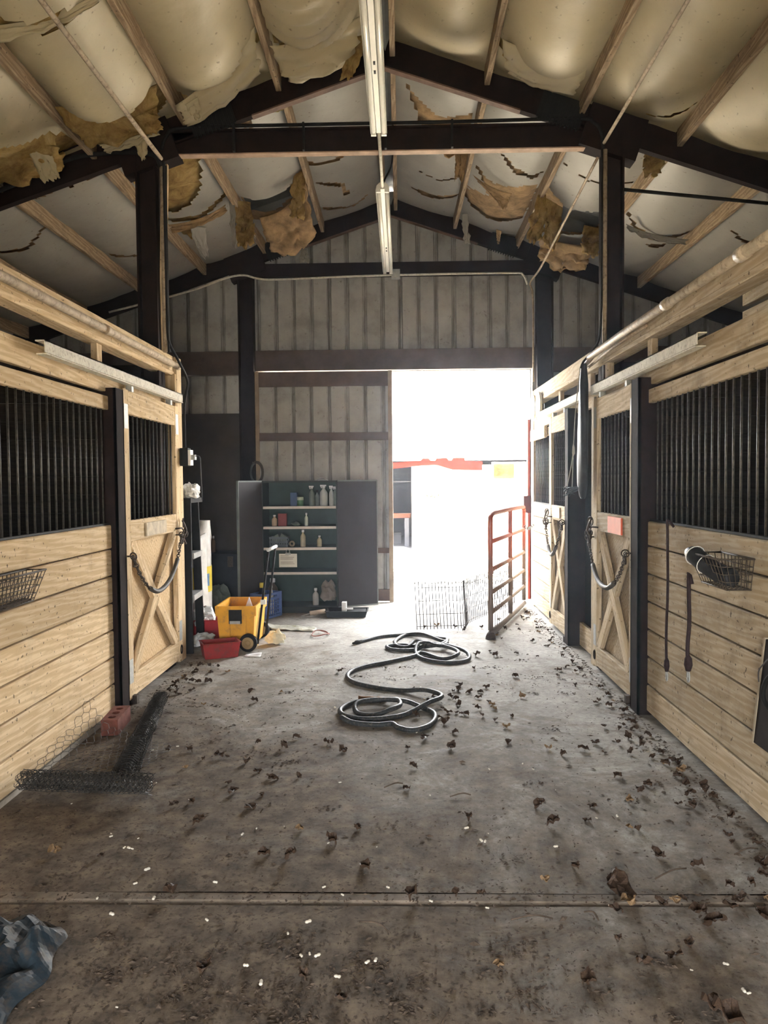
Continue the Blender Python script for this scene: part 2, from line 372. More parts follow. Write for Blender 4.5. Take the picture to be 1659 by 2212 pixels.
# ---- floor
floor = empty('floor', (0,0,0), kind='structure')
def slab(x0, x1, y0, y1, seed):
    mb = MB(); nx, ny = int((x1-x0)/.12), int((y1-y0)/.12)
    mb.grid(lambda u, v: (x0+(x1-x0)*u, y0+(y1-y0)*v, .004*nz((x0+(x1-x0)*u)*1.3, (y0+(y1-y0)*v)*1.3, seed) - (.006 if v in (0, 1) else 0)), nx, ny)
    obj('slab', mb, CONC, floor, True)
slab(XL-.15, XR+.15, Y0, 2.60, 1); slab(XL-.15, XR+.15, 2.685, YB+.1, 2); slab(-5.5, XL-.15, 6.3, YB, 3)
board('joint_strip', (XL-.15, 2.665, -.022), (XR+.15, 2.655, -.022), (0,1,0), .052, .03, flat('joint_board', (.17,.14,.11), .8, var=.5, scale=9), floor)
obj('subfloor', MB().box(-5.5, 5.3, Y0, YB+.15, -.25, -.035), flat('packed_dirt', (.06,.045,.03), .95, var=.4), floor)

# ---- roof and ceiling
ceiling = empty('ceiling', (RX, 4, 4.7), kind='structure')
ROOFM = flat('roof_sheet_underside', (.33,.34,.33), .5, var=.2, scale=3)
def roofside(s, xe):
    # ribbed metal sheet under the sky
    mb = MB(); n = 34
    ys = [Y0-.1 + (YB+.3-Y0)*i/n for i in range(n+1)]
    vs = []
    for i, y in enumerate(ys):
        for x in (RX, xe): vs.append((x, y, zp(x)+.27+(.03 if i % 2 else 0)))
    for i, y in enumerate(ys):
        for x in (RX, xe): vs.append((x, y, zp(x)+.33))
    m = 2*(n+1); fs = []
    for i in range(n):
        a = 2*i; fs += [(a, a+1, a+3, a+2), (m+a, m+a+2, m+a+3, m+a+1)]
    mb.add(vs, fs); obj('roof_sheet', mb, ROOFM, ceiling)
roofside(-1, -5.6); roofside(1, 5.4)
PX = [-5.22, -4.50, -3.78, -3.06, -2.34, -1.62, -.905, .665, 1.38, 2.10, 2.82, 3.54, 4.26, 5.0]
SPANS = ((Y0, 2.15), (2.25, YF-.05), (YF+.05, YB-.06))
for x in PX:
    for k, (a, b_) in enumerate(SPANS):
        if k == 0 and abs(x) > 3.2: continue
        wob = .012*random.uniform(-1, 1)
        board('purlin', (x+wob, a, zp(x)+.08), (x-wob, b_, zp(x)+.08), (0,0,1), .16, .042, WOODP, ceiling)
for dx in (-.075, .055):
    for (a, b_) in SPANS:
        board('ridge_purlin', (RX+dx, a, zp(RX)+.055), (RX+dx, b_, zp(RX)+.055), (0,0,1), .17, .042, WOODP, ceiling)
# insulation: a sagging vinyl sheet in every bay between purlins, with the fibreglass batt above it; tears are real holes
HOLES = {}   # (gap index, span) -> polygons in plan
BHOLES = {}
def H(g, s, *P): HOLES.setdefault((g, s), []).extend(P)
XS = PX[:7] + [RX-.07, RX+.05] + PX[7:]
GAPS = [(XS[i], XS[i+1]) for i in range(6)] + [(XS[6], XS[7]), (XS[8], XS[9])] + [(XS[i], XS[i+1]) for i in range(9, 15)]
# gap numbers: 3 = -3.06..-2.34, 4 = -2.34..-1.62, 5 = -1.62..-.9, 6 = -.9..ridge, 7 = ridge..66, 8 = .66..1.38, 9 = 1.38..2.1, 10 = 2.1..2.82
H(3,1,[(-3.06,5.30),(-2.72,5.18),(-2.50,5.42),(-2.40,5.60),(-2.42,5.9),(-3.06,5.9)])
H(4,1,[(-2.34,4.20),(-2.1,4.28),(-1.8,4.33),(-1.64,4.30),(-1.64,4.36),(-1.85,4.42),(-2.1,4.38),(-2.34,4.30)])
H(4,1,[(-2.34,5.20),(-2.10,5.36),(-1.86,5.45),(-1.64,5.38),(-1.64,5.62),(-1.80,5.78),(-2.05,5.86),(-2.34,5.84)])
H(5,1,[(-1.62,5.66),(-1.50,5.78),(-1.25,5.60),(-1.02,5.22),(-.92,5.30),(-1.04,5.50),(-1.24,5.72),(-1.50,5.85),(-1.62,5.80)])
H(6,1,[(-.90,5.30),(-.84,5.48),(-.62,5.78),(-.45,5.86),(-.30,5.75),(-.50,5.72),(-.72,5.60)])
H(8,1,[(.68,5.45),(.74,5.42),(.88,5.62),(1.08,5.58),(1.30,5.52),(1.12,5.72),(.92,5.80),(.78,5.72)])
H(9,1,[(1.74,5.70),(1.92,5.58),(2.06,5.42),(2.04,5.5),(1.92,5.68)])
H(4,2,[(-2.02,6.40),(-1.68,6.50),(-1.72,6.75),(-1.82,7.14),(-2.00,7.40),(-2.18,7.48),(-2.32,7.40),(-2.32,6.60)])
H(4,2,[(-2.30,7.58),(-2.0,7.66),(-1.66,7.50),(-1.68,7.58),(-1.98,7.76),(-2.28,7.72)])
H(4,2,[(-2.30,7.85),(-2.12,7.98),(-2.08,8.35),(-2.22,8.30)])
H(5,2,[(-1.60,7.72),(-1.45,7.76),(-1.12,7.77),(-.94,7.55),(-.93,8.10),(-1.05,8.30),(-1.30,8.40),(-1.58,8.35)])
BHOLES[(5,2)] = [[(-1.60,7.72),(-1.45,7.76),(-1.12,7.77),(-.98,7.62),(-1.04,8.0),(-1.30,8.22),(-1.58,8.22)]]
H(5,2,[(-1.60,6.02),(-1.22,6.05),(-1.20,6.40),(-1.45,6.30),(-1.60,6.20)])
H(6,2,[(-.90,7.54),(-.64,7.55),(-.40,7.40),(-.40,7.46),(-.62,7.63),(-.88,7.62)])
H(6,2,[(-.86,8.04),(-.58,8.18),(-.54,8.50),(-.60,8.52),(-.63,8.25),(-.86,8.10)])
H(6,2,[(-.86,8.75),(-.5,8.88),(-.3,8.72),(-.5,8.93),(-.86,8.82)])
H(7,2,[(.05,6.45),(.2,6.62),(.34,6.75),(.64,6.62),(.64,6.84),(.48,6.98),(.20,7.05),(.15,6.78)])
H(7,2,[(.12,8.54),(.34,8.50),(.66,8.42),(.66,8.47),(.40,8.62),(.30,8.66)])
H(7,2,[(.15,8.0),(.42,8.04),(.62,7.95),(.62,7.98),(.42,8.08)])
H(8,2,[(.70,7.50),(.92,7.74),(1.36,7.56),(1.37,8.10),(1.34,8.52),(1.06,8.68),(.80,8.62),(.70,8.42),(.72,8.1),(.92,8.05),(.86,7.86)])
H(8,2,[(.88,7.02),(1.10,7.24),(1.26,7.36),(1.36,7.17),(1.36,7.22),(1.26,7.45),(1.06,7.32)])
H(9,2,[(1.42,7.55),(1.6,7.68),(1.95,7.62),(2.06,7.60),(2.06,8.20),(1.72,8.40),(1.42,8.3)])
BHOLES[(9,2)] = [[(1.62,7.66),(2.08,7.60),(2.08,8.25),(1.62,8.45)]]
H(9,2,[(1.42,6.03),(2.0,6.05),(1.95,6.28),(1.7,6.16),(1.42,6.12)])
H(9,2,[(1.45,6.95),(1.7,7.0),(2.04,6.9),(2.04,6.93),(1.7,7.05)])
H(10,2,[(2.14,7.45),(2.32,7.62),(2.55,7.68),(2.80,7.50),(2.80,7.62),(2.5,7.80),(2.3,7.72)])
H(10,2,[(2.5,7.95),(2.68,7.85),(2.7,7.95),(2.58,8.04)])
H(3,2,[(-3.03,6.30),(-2.78,6.22),(-2.42,6.30),(-2.42,6.35),(-2.80,6.32),(-3.03,6.42)])
H(2,2,[(-3.74,6.9),(-3.4,7.0),(-3.12,6.8),(-3.12,6.85),(-3.4,7.06),(-3.74,6.97)])
H(3,2,[(-3.0,7.9),(-2.7,8.0),(-2.4,7.75),(-2.4,7.82),(-2.7,8.06),(-3.0,7.98)])
H(11,2,[(2.9,7.1),(3.2,7.2),(3.45,7.0),(3.45,7.05),(3.2,7.27)])
def zins(x, y, g, s, c, hw):
    a, b_ = SPANS[s]; u = (x-c)/hw; v = (y-a)/(b_-a)
    ends = 1 - abs(2*v-1)**6
    sag = (.165 if s == 1 else .10) + .05*nz(g*3.1, s*7.7, y*.5)
    if s == 1: sag += .07*math.exp(-((y-5.15)/.45)**2)
    if g == 5 and s == 1: sag += .06*math.exp(-((y-5.3)/.35)**2)
    z = zp(x) + .13 - sag*(1-abs(u)**2.2)*ends
    z += .018*nz(x*2.3, y*1.6, g*5.0) + .008*nz(x*7, y*4, g*2.0)
    if g == 6 and s == 1:    # gathered folds beside the ridge
        t = max(0, min(1, (y-4.5)/.8)); z += .030*t*sin((y*1.0 + .35*x + .25*u*u)*42)*(1-u*u*.6)
    if g == 5 and s == 1: z += .010*sin((y + .5*x)*30)*max(0, (y-4.9))*(1-u*u)
    return z
for g, (xa, xb) in enumerate(GAPS):
    c, hw = (xa+xb)/2, (xb-xa)/2
    for s, (a, b_) in enumerate(SPANS):
        if s == 0: continue
        if s == 1 and (c > 3.0 or c < -3.6): lo = True
        else: lo = False
        y0 = a if s == 2 else 3.1
        hs, bh = HOLES.get((g, s)), BHOLES.get((g, s))
        nu, nv = (20, int((b_-y0)/.035)) if hs and not lo else (14, int((b_-y0)/.10))
        if s == 2: y1 = YB+.10
        else: y1 = b_+.05
        nv = int(nv*(y1-y0)/(b_-y0))
        def fn(u, v):
            x = xa + .005 + (xb-xa-.01)*u; y = y0 + (y1-y0)*v; return (x, y, zins(x, min(y, b_), g, s, c, hw))
        def hole(u, v):
            x = xa + (xb-xa)*u; y = y0 + (y1-y0)*v
            x += .018*nz(x*14, y*14, 3); y += .03*nz(x*11, y*11, 8)
            return any(inpoly(x, y, P) for P in hs)
        mb = MB(); mb.grid(fn, nu, nv, hole if hs else None)
        obj('insulation_facing', mb, VINYL if s == 1 else VINYLB, ceiling, True)
        if hs:
            def fb(u, v):
                x, y, z = fn(u, v); return (x, y, z + .035 + .03*nz(x*5, y*5, 9) + .015*nz(x*15, y*15, 4))
            def hb(u, v):
                x = xa + (xb-xa)*u; y = y0 + (y1-y0)*v; x += .03*nz(x*12, y*12, 5); y += .03*nz(x*12, y*12, 1)
                return any(inpoly(x, y, P) for P in bh)
            mb = MB(); mb.grid(fb, 18, nv, hb if bh else None)
            obj('fibreglass_batt', mb, FIBER if s == 1 or g == 4 else FIBERB, ceiling, True)
# hanging rags and flaps: control grids, top row first
def drape(rows, m, name='torn_flap', nu=14, nv=18, rag=.12, lump=.02, thick=.004, seed=0):
    nr, nc = len(rows), len(rows[0]); R_ = [[Vector(p) for p in r] for r in rows]
    def bern(n, i, t): return math.comb(n, i) * t**i * (1-t)**(n-i)
    def fn(u, v):
        v2 = v*(1 - rag*(.5+.5*nz(u*7, seed, 2)) - rag*.5*(.5+.5*nz(u*19, seed, 6)))
        u2 = .5 + (u-.5)*(1 - .10*abs(nz(v*6, seed, 9)) - .08*abs(nz(v*17, seed+3, 1)))
        p = Vector((0,0,0))
        for j in range(nr):
            for i in range(nc): p += R_[j][i]*(bern(nr-1, j, v2)*bern(nc-1, i, u2))
        k = lump*min(1, v*3)
        return p + Vector((nz(u*4, v*5, seed), nz(u*4, v*5, seed+9), nz(u*4, v*5, seed+21)))*k + Vector((nz(u*13, v*13, seed), nz(u*13, v*13, seed+4), 0))*k*.4
    mb = MB(); mb.grid(fn, nu, nv); return obj(name, mb, m, ceiling, True, solid=thick)
# front bay, left to right
drape([[(-2.98,5.25,3.86),(-2.75,5.22,3.92),(-2.45,5.50,3.98)],[(-3.0,5.6,3.74),(-2.72,5.6,3.74),(-2.46,5.70,3.88)],[(-2.98,5.72,3.66),(-2.7,5.75,3.68),(-2.50,5.78,3.80)]], FIBER, 'fibreglass_flap', lump=.06, thick=.02, seed=3)
drape([[(-2.66,5.55,3.86),(-2.52,5.6,3.88)],[(-2.66,5.66,3.74),(-2.50,5.68,3.76)],[(-2.58,5.70,3.62),(-2.48,5.70,3.66)]], VINYL, rag=.3, seed=5)
drape([[(-2.30,5.20,3.98),(-2.0,5.36,4.06),(-1.66,5.36,4.20)],[(-2.28,5.5,3.88),(-2.0,5.55,3.93),(-1.70,5.52,4.06)],[(-2.22,5.62,3.90),(-2.0,5.68,3.94),(-1.74,5.66,4.04)]], FIBER, 'fibreglass_flap', lump=.06, thick=.015, seed=8)
drape([[(-2.20,5.68,3.94),(-1.98,5.70,3.98),(-1.74,5.68,4.06)],[(-2.12,5.72,3.86),(-1.98,5.73,3.88),(-1.76,5.70,3.98)]], VINYL, rag=.5, seed=9)
drape([[(-1.86,5.52,4.10),(-1.72,5.52,4.13)],[(-1.88,5.58,3.98),(-1.70,5.58,4.02)],[(-1.84,5.60,3.90),(-1.68,5.60,3.96)]], FIBER, 'fibreglass_flap', rag=.35, lump=.02, seed=12)
drape([[(-1.96,5.72,4.02),(-1.84,5.72,4.04)],[(-1.95,5.75,3.92),(-1.85,5.75,3.93)],[(-1.90,5.75,3.84),(-1.88,5.75,3.84)]], VINYL, seed=13)
drape([[(-1.60,5.58,4.16),(-1.30,5.50,4.28),(-.94,5.16,4.46)],[(-1.58,5.74,4.08),(-1.30,5.66,4.17),(-.95,5.40,4.36)],[(-1.56,5.79,4.10),(-1.25,5.76,4.19),(-.98,5.60,4.33)]], VINYL, rag=.25, lump=.025, seed=15)
drape([[(-1.52,5.55,4.15),(-1.42,5.52,4.19)],[(-1.50,5.62,4.10),(-1.42,5.6,4.13)],[(-1.44,5.64,4.07),(-1.42,5.64,4.08)]], VINYL, rag=.2, seed=16)
drape([[(-.88,5.36,4.44),(-.62,5.50,4.52),(-.24,5.40,4.66)],[(-.84,5.58,4.34),(-.60,5.66,4.38),(-.28,5.60,4.56)],[(-.78,5.70,4.36),(-.56,5.78,4.36),(-.36,5.76,4.50)]], VINYL, rag=.2, lump=.03, seed=18)
drape([[(-.34,5.60,4.62),(-.22,5.60,4.64)],[(-.40,5.70,4.48),(-.26,5.70,4.50)],[(-.44,5.74,4.36),(-.36,5.74,4.38)]], FIBER, 'fibreglass_flap', rag=.15, seed=20)
drape([[(.70,5.30,4.42),(.95,5.42,4.36),(1.30,5.40,4.28)],[(.72,5.5,4.34),(.95,5.62,4.24),(1.28,5.58,4.20)],[(.80,5.66,4.36),(1.0,5.74,4.28),(1.26,5.70,4.22)]], VINYL, rag=.2, lump=.02, seed=22)
drape([[(-2.32,4.28,3.98),(-2.0,4.36,4.02),(-1.66,4.34,4.20)],[(-2.32,4.36,3.90),(-2.0,4.44,3.96),(-1.68,4.40,4.14)]], VINYL, rag=.4, lump=.015, seed=24)
# back bay
drape([[(-1.64,7.66,4.24),(-1.50,7.80,4.27)],[(-1.66,7.72,4.06),(-1.48,7.80,4.08)],[(-1.62,7.75,3.90),(-1.44,7.8,3.90)],[(-1.62,7.76,3.74),(-1.48,7.78,3.78)]], FIBER, 'fibreglass_flap', rag=.25, lump=.05, thick=.03, seed=30)
drape([[(-1.67,7.62,4.20),(-1.61,7.62,4.22)],[(-1.67,7.66,3.98),(-1.62,7.66,3.98)],[(-1.64,7.68,3.72),(-1.62,7.68,3.70)]], VINYLB, rag=.2, seed=31)
drape([[(-1.46,8.10,4.22),(-1.2,8.2,4.26),(-.92,7.70,4.44)],[(-1.44,8.4,4.02),(-1.2,8.5,4.05),(-.90,8.1,4.20)],[(-1.40,8.6,3.98),(-1.15,8.75,3.88),(-.92,8.5,4.06)]], FIBERB, 'fibreglass_flap', rag=.2, lump=.05, thick=.02, seed=33)
drape([[(-1.02,7.60,4.46),(-.94,7.58,4.48)],[(-1.08,7.72,4.22),(-.92,7.7,4.24)],[(-1.10,7.8,4.04),(-.98,7.8,4.02)]], FIBER, 'fibreglass_flap', rag=.25, lump=.05, thick=.03, seed=34)
drape([[(-1.08,8.5,4.0),(-1.02,8.5,4.0)],[(-1.10,8.5,3.90),(-1.00,8.5,3.90)],[(-1.12,8.5,3.82),(-.99,8.5,3.84)]], VINYLB, rag=.3, seed=36)
drape([[(-2.12,7.84,4.06),(-1.98,7.95,4.08)],[(-2.16,8.1,3.90),(-2.04,8.1,3.94)],[(-2.02,8.2,3.76),(-1.98,8.2,3.78)]], VINYLB, rag=.3, seed=38)
drape([[(-2.28,7.62,4.0),(-1.98,7.74,4.06),(-1.7,7.60,4.18)],[(-2.26,7.72,3.93),(-1.98,7.84,4.0),(-1.7,7.7,4.14)]], FIBERB, rag=.3, seed=39)
drape([[(.15,6.98,4.60),(.4,7.02,4.52),(.60,6.9,4.46)],[(.2,7.12,4.50),(.4,7.16,4.43),(.60,7.0,4.40)],[(.22,7.2,4.46),(.42,7.2,4.42),(.60,7.06,4.34)]], FIBERB, 'fibreglass_flap', rag=.35, lump=.03, thick=.01, seed=41)
drape([[(.50,6.98,4.46),(.62,6.96,4.42)],[(.50,7.04,4.30),(.60,7.02,4.28)],[(.50,7.06,4.10),(.56,7.06,4.08)]], FIBERB, 'fibreglass_flap', rag=.3, seed=42)
drape([[(.70,7.48,4.38),(.92,7.70,4.30),(1.10,7.66,4.26)],[(.74,7.56,4.34),(.95,7.80,4.22),(1.08,7.76,4.20)],[(.95,7.70,4.28),(1.02,7.82,4.16),(1.04,7.82,4.10)]], FIBERB, rag=.3, seed=44)
drape([[(1.34,7.60,4.22),(1.42,7.60,4.22)],[(1.30,7.70,4.05),(1.44,7.7,4.02)],[(1.28,7.78,3.88),(1.40,7.78,3.86)],[(1.24,7.80,3.76),(1.36,7.8,3.76)]], FIBER, 'fibreglass_flap', rag=.3, lump=.05, thick=.02, seed=46)
drape([[(1.42,7.62,4.20),(1.60,7.72,4.14)],[(1.44,7.76,4.0),(1.62,7.84,3.98)],[(1.44,7.84,3.86),(1.56,7.86,3.82)],[(1.46,7.86,3.70),(1.52,7.86,3.68)]], FIBER, 'fibreglass_flap', rag=.3, lump=.06, thick=.025, seed=47)
drape([[(1.50,8.45,4.08),(1.8,8.5,4.0),(2.08,8.3,3.92)],[(1.52,8.7,3.90),(1.8,8.75,3.84),(2.06,8.6,3.84)],[(1.6,8.8,3.88),(1.8,8.85,3.70),(2.04,8.7,3.72)]], FIBERB, 'fibreglass_flap', rag=.35, lump=.05, thick=.02, seed=48)
drape([[(1.86,7.9,4.02),(2.06,7.9,3.98)],[(1.84,8.0,3.86),(2.04,8.0,3.84)],[(1.90,8.02,3.70),(2.0,8.02,3.66)]], FIBER, 'fibreglass_flap', rag=.3, lump=.05, thick=.02, seed=49)
drape([[(.68,8.5,4.36),(.74,8.5,4.36)],[(.69,8.6,4.18),(.75,8.6,4.16)],[(.72,8.62,4.06),(.80,8.62,4.02)]], VINYLB, rag=.2, lump=.02, thick=.012, seed=50)
drape([[(2.16,7.50,3.90),(2.4,7.68,3.84),(2.78,7.56,3.76)],[(2.2,7.58,3.84),(2.4,7.78,3.76),(2.76,7.66,3.70)]], VINYLB, rag=.6, seed=52)
drape([[(1.06,8.6,4.22),(1.12,8.6,4.2)],[(1.07,8.64,4.14),(1.11,8.64,4.12)],[(1.08,8.66,4.08),(1.10,8.66,4.06)]], FIBERB, seed=53)
drape([[(1.9,6.10,3.98),(2.06,6.10,3.94)],[(1.92,6.2,3.90),(2.05,6.2,3.88)],[(1.94,6.26,3.88),(2.02,6.28,3.84)]], FIBER, 'fibreglass_flap', rag=.3, lump=.04, thick=.02, seed=54)
drape([[(-.98,6.05,4.44),(-.90,6.05,4.46)],[(-1.02,6.14,4.38),(-.90,6.14,4.40)],[(-.98,6.2,4.38),(-.92,6.2,4.40)]], FIBER, 'fibreglass_flap', rag=.3, lump=.03, thick=.02, seed=55)

# ---- steel frames
def ibeam(mb, p0, p1, d, w, tw=.012, tf=.014, up_=(0,0,1)):
    p0, p1 = Vector(p0), Vector(p1); x = (p1-p0); L = x.length/2; x.normalize(); u = Vector(up_); u = (u - x*x.dot(u)).normalized(); s = x.cross(u); c = (p0+p1)/2
    mb.obox(c, x*L, s*tw/2, u*(d/2))
    for k in (-1, 1): mb.obox(c + u*(d/2)*k, x*L, s*w/2, u*tf/2)
    return mb
def frame(name, y, xl, xr):
    t = empty(name, (0, y, 0), kind='structure')
    for s, xe in ((-1, -5.4), (1, 5.2)):
        ibm = ibeam(MB(), (RX, y, zr(RX)+.115), (xe, y, zr(xe)+.115), .23, .062); obj('rafter', ibm, STEEL, t)
        x2 = RX + s*1.02; a = Vector((RX, y, zr(RX)-.012)); e = Vector((x2, y, zr(x2)-.012)); c = (a+e)/2; x = (e-a)
        obj('flange_strip', MB().obox(c, x/2, (0,.032,0), Vector((0,0,1))*.006), FLANGE, t)
        # bolted splice plate
        xs = RX + s*1.32; xd = Vector((s, 0, -.335)).normalized(); zd = Vector((s*.335, 0, 1)).normalized()
        mb = MB(); cc = Vector((xs, y-.075, zr(xs)+.06)); mb.obox(cc, xd*.17, (0,.008,0), zd*.10)
        for i in range(11): mb.obox(cc + xd*(-.15+.03*i) + Vector((0,-.012,0)) - zd*.035, xd*.006, (0,.014,0), zd*.085)
        obj('splice_plate', mb, BLACK, t)
        xp = (xl[0]+xl[1])/2 if s < 0 else (xr[0]+xr[1])/2
        obj('haunch', MB().obox((xp, y, zr(xp)+.03), xd*.22, (0,.07,0), zd*.16), STEEL, t)
    for (x0, x1) in (xl, xr):
        mb = MB(); xm = (x0+x1)/2; zt = zr(xm)+.02
        mb.box(x0, x0+.014, y-.075, y+.075, 0, zt); mb.box(x1-.014, x1, y-.075, y+.075, 0, zt); mb.box(x0, x1, y-.012, y+.012, 0, zt)
        obj('post', mb, STEEL, t); obj('base_plate', MB().box(x0-.03, x1+.03, y-.11, y+.11, .0, .014), STEEL, t)
    return t
fr = frame('trim_1', YF, (-2.01,-1.857), (1.538,1.69))
obj('tie_beam', ibeam(MB(), (-1.85, YF, 4.065), (1.54, YF, 4.065), .17, .07), STEEL, fr)
obj('flange_strip', MB().box(-1.80, 1.52, YF-.036, YF+.036, 3.966, 3.975), flat('lit_flange_edge', (.36,.25,.18), .7, var=.3, scale=9), fr)  # lit line under the tie beam, painted as a pale strip
mb = MB(); mb.tube(cat([(-1.80,YF-.08,3.99),(-1.76,YF-.08,4.09),(-1.62,YF-.08,4.15),(-.8,YF-.08,4.155),(.3,YF-.08,4.155),(1.3,YF-.08,4.16),(1.46,YF-.08,4.13),(1.52,YF-.08,4.03),(1.525,YF-.09,3.8)]), .013, 7)
obj('cable', mb, BLACK, fr, True)
for x in (-1.25, -.72, -.1, .4): obj('cable_tie', MB().box(x-.008, x+.008, YF-.095, YF-.06, 3.965, 4.17), BLACK, fr)
fb_ = frame('trim_2', YB-.16, (-1.93,-1.75), (1.61,1.80))
for z0, z1 in ((3.90, 4.05),):
    obj('tie_beam', MB().box(-1.76, 1.62, YB-.20, YB-.10, z0, z1), STEEL, fb_)

# ---- back wall
wb = empty('wall_back', (0, YB, 0), kind='structure')
def ribsheet(mb, x0, x1, z0, z1f, y, pitch=.216, rib=.022):
    """ribbed wall sheet facing -y with the top following z1f(x)"""
    xs = []; k0 = math.floor(x0/pitch)
    k = k0
    while k*pitch < x1 + pitch:
        for dx, dd in ((-.030, 0), (-.018, rib), (.018, rib), (.030, 0)):
            x = k*pitch + dx
            if x0 < x < x1: xs.append((x, dd))
        k += 1
    xs = [(x0, 0)] + xs + [(x1, 0)]
    b = len(mb.v)
    for x, d in xs: mb.v += [(x, y+d, z0), (x, y+d, z1f(x))]
    for i in range(len(xs)-1): mb.f.append((b+2*i, b+2*i+2, b+2*i+3, b+2*i+1))
    n = len(xs)*2; b2 = len(mb.v)
    for x, d in xs: mb.v += [(x, y+.06, z0), (x, y+.06, z1f(x))]
    for i in range(len(xs)-1): mb.f.append((b2+2*i, b2+2*i+1, b2+2*i+3, b2+2*i+2))
    for i in range(len(xs)-1): mb.f.append((b+2*i+1, b+2*i+3, b2+2*i+3, b2+2*i+1)); mb.f.append((b+2*i, b2+2*i, b2+2*i+2, b+2*i+2))
    mb.f.append((b, b+1, b2+1, b2)); mb.f.append((b+n-2, b2+n-2, b2+n-1, b+n-1))
    return mb
def panelx(x0, x1, z0, top):
    e = [x0]
    while e[-1] < x1 - .01: e.append(min(x1, (math.floor(e[-1]/.864 + 1e-6)+1)*.864 + .0))
    for a, b_ in zip(e[:-1], e[1:]):
        if b_ - a < .02: continue
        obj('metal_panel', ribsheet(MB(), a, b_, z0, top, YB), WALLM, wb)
roofz = lambda x: zp(x)+.28
panelx(-5.5, -1.70, 0, roofz); panelx(-1.70, 1.575, 2.83, roofz); panelx(1.575, 5.3, 0, roofz)
obj('girt', MB().box(-5.5, -1.93, YB-.11, YB-.01, 2.76, 3.04), flat('brown_girt', (.085,.062,.05), .8, var=.35, scale=4), wb)
obj('girt', MB().box(-1.75, 1.60, YB-.11, YB-.01, 2.80, 3.045), bpy.data.materials['brown_girt'], wb)
obj('girt', MB().box(1.80, 5.3, YB-.11, YB-.01, 2.76, 3.04), bpy.data.materials['brown_girt'], wb)
for (x0, x1) in ((-5.45,-4.25),(-4.24,-3.03),(-3.02,-1.94)): obj('plywood_panel', MB().box(x0, x1, YB-.06, YB-.02, .0, 2.30), PLYB, wb)
obj('door_jamb', MB().box(1.575, 1.66, YB-.10, YB+.12, 0, 2.83), flat('grey_jamb', (.16,.14,.12), .7), wb)
obj('door_head_trim', MB().box(-1.7, 1.6, YB+.03, YB+.09, 2.80, 2.84), bpy.data.materials['grey_jamb'], wb)
obj('red_trim', MB().box(1.545, 1.575, YB+.06, YB+.14, 0, 2.2), flat('red_trim_paint', (.36,.06,.035), .6), wb)
obj('door_latch', MB().box(1.49, 1.58, YB+.02, YB+.06, 1.06, 1.27), flat('rusty_latch', (.10,.03,.025), .7), wb)
# big sliding door, parked over the left half of the opening
d1 = empty('door_1', (-.93, YB-.15, 0), kind='structure')
ys = YB-.17
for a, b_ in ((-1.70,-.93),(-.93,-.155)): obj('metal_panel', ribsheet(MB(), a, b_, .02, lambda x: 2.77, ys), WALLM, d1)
FR = flat('door_frame_timber', (.27,.21,.15), .8, var=.3, scale=6)
FRD = flat('door_rail_brown', (.10,.07,.055), .8, var=.3, scale=6)
obj('stile', MB().box(-1.745,-1.70, ys-.03, ys+.07, .01, 2.78), FR, d1); obj('stile', MB().box(-.155,-.105, ys-.03, ys+.07, .01, 2.78), FR, d1)
obj('rail', MB().box(-1.70,-.155, ys-.025, ys, 2.60, 2.775), FRD, d1); obj('rail', MB().box(-1.70,-.155, ys-.022, ys, 1.955, 2.05), FRD, d1); obj('rail', MB().box(-1.70,-.155, ys-.022, ys, .02, .16), FRD, d1)
obj('rail', MB().box(-.32,-.155, ys-.02, ys, .60, .66), FRD, d1)

# ---- side walls, front wall
DW = flat('dim_side_wall_metal', (.20,.19,.17), .7, var=.25, scale=2)
wl2 = empty('wall_far_left', (-5.5, 4, 0), kind='structure'); obj('metal_wall', MB().box(-5.6,-5.5, Y0, YB+.06, 0, zp(-5.5)+.3), DW, wl2)
wr2 = empty('wall_far_right', (5.3, 4, 0), kind='structure'); obj('metal_wall', MB().box(5.3, 5.4, Y0, YB+.06, 0, zp(5.3)+.3), DW, wr2)
wf = empty('wall_front', (0, Y0, 0), kind='structure')
def gab(x0, x1, z0):
    mb = MB(); vs = []; xs = sorted({x0, x1} | ({RX} if x0 < RX < x1 else set()))
    for x in xs: vs += [(x, Y0, z0), (x, Y0, zp(x)+.29), (x, Y0-.1, z0), (x, Y0-.1, zp(x)+.29)]
    fs = []
    for i in range(len(xs)-1): a = 4*i; fs += [(a, a+1, a+5, a+4), (a+2, a+6, a+7, a+3), (a+1, a+3, a+7, a+5), (a, a+4, a+6, a+2)]
    fs += [(0,2,3,1), (4*(len(xs)-1), 4*(len(xs)-1)+1, 4*(len(xs)-1)+3, 4*(len(xs)-1)+2)]
    return mb.add(vs, fs)
FOX = (-.82, .52, 1.68)  # unseen opening behind the camera, sized for the fill light it admits
obj('metal_wall', gab(-5.6, FOX[0], 0), DW, wf); obj('metal_wall', gab(FOX[1], 5.4, 0), DW, wf); obj('metal_wall', gab(FOX[0], FOX[1], FOX[2]), DW, wf)

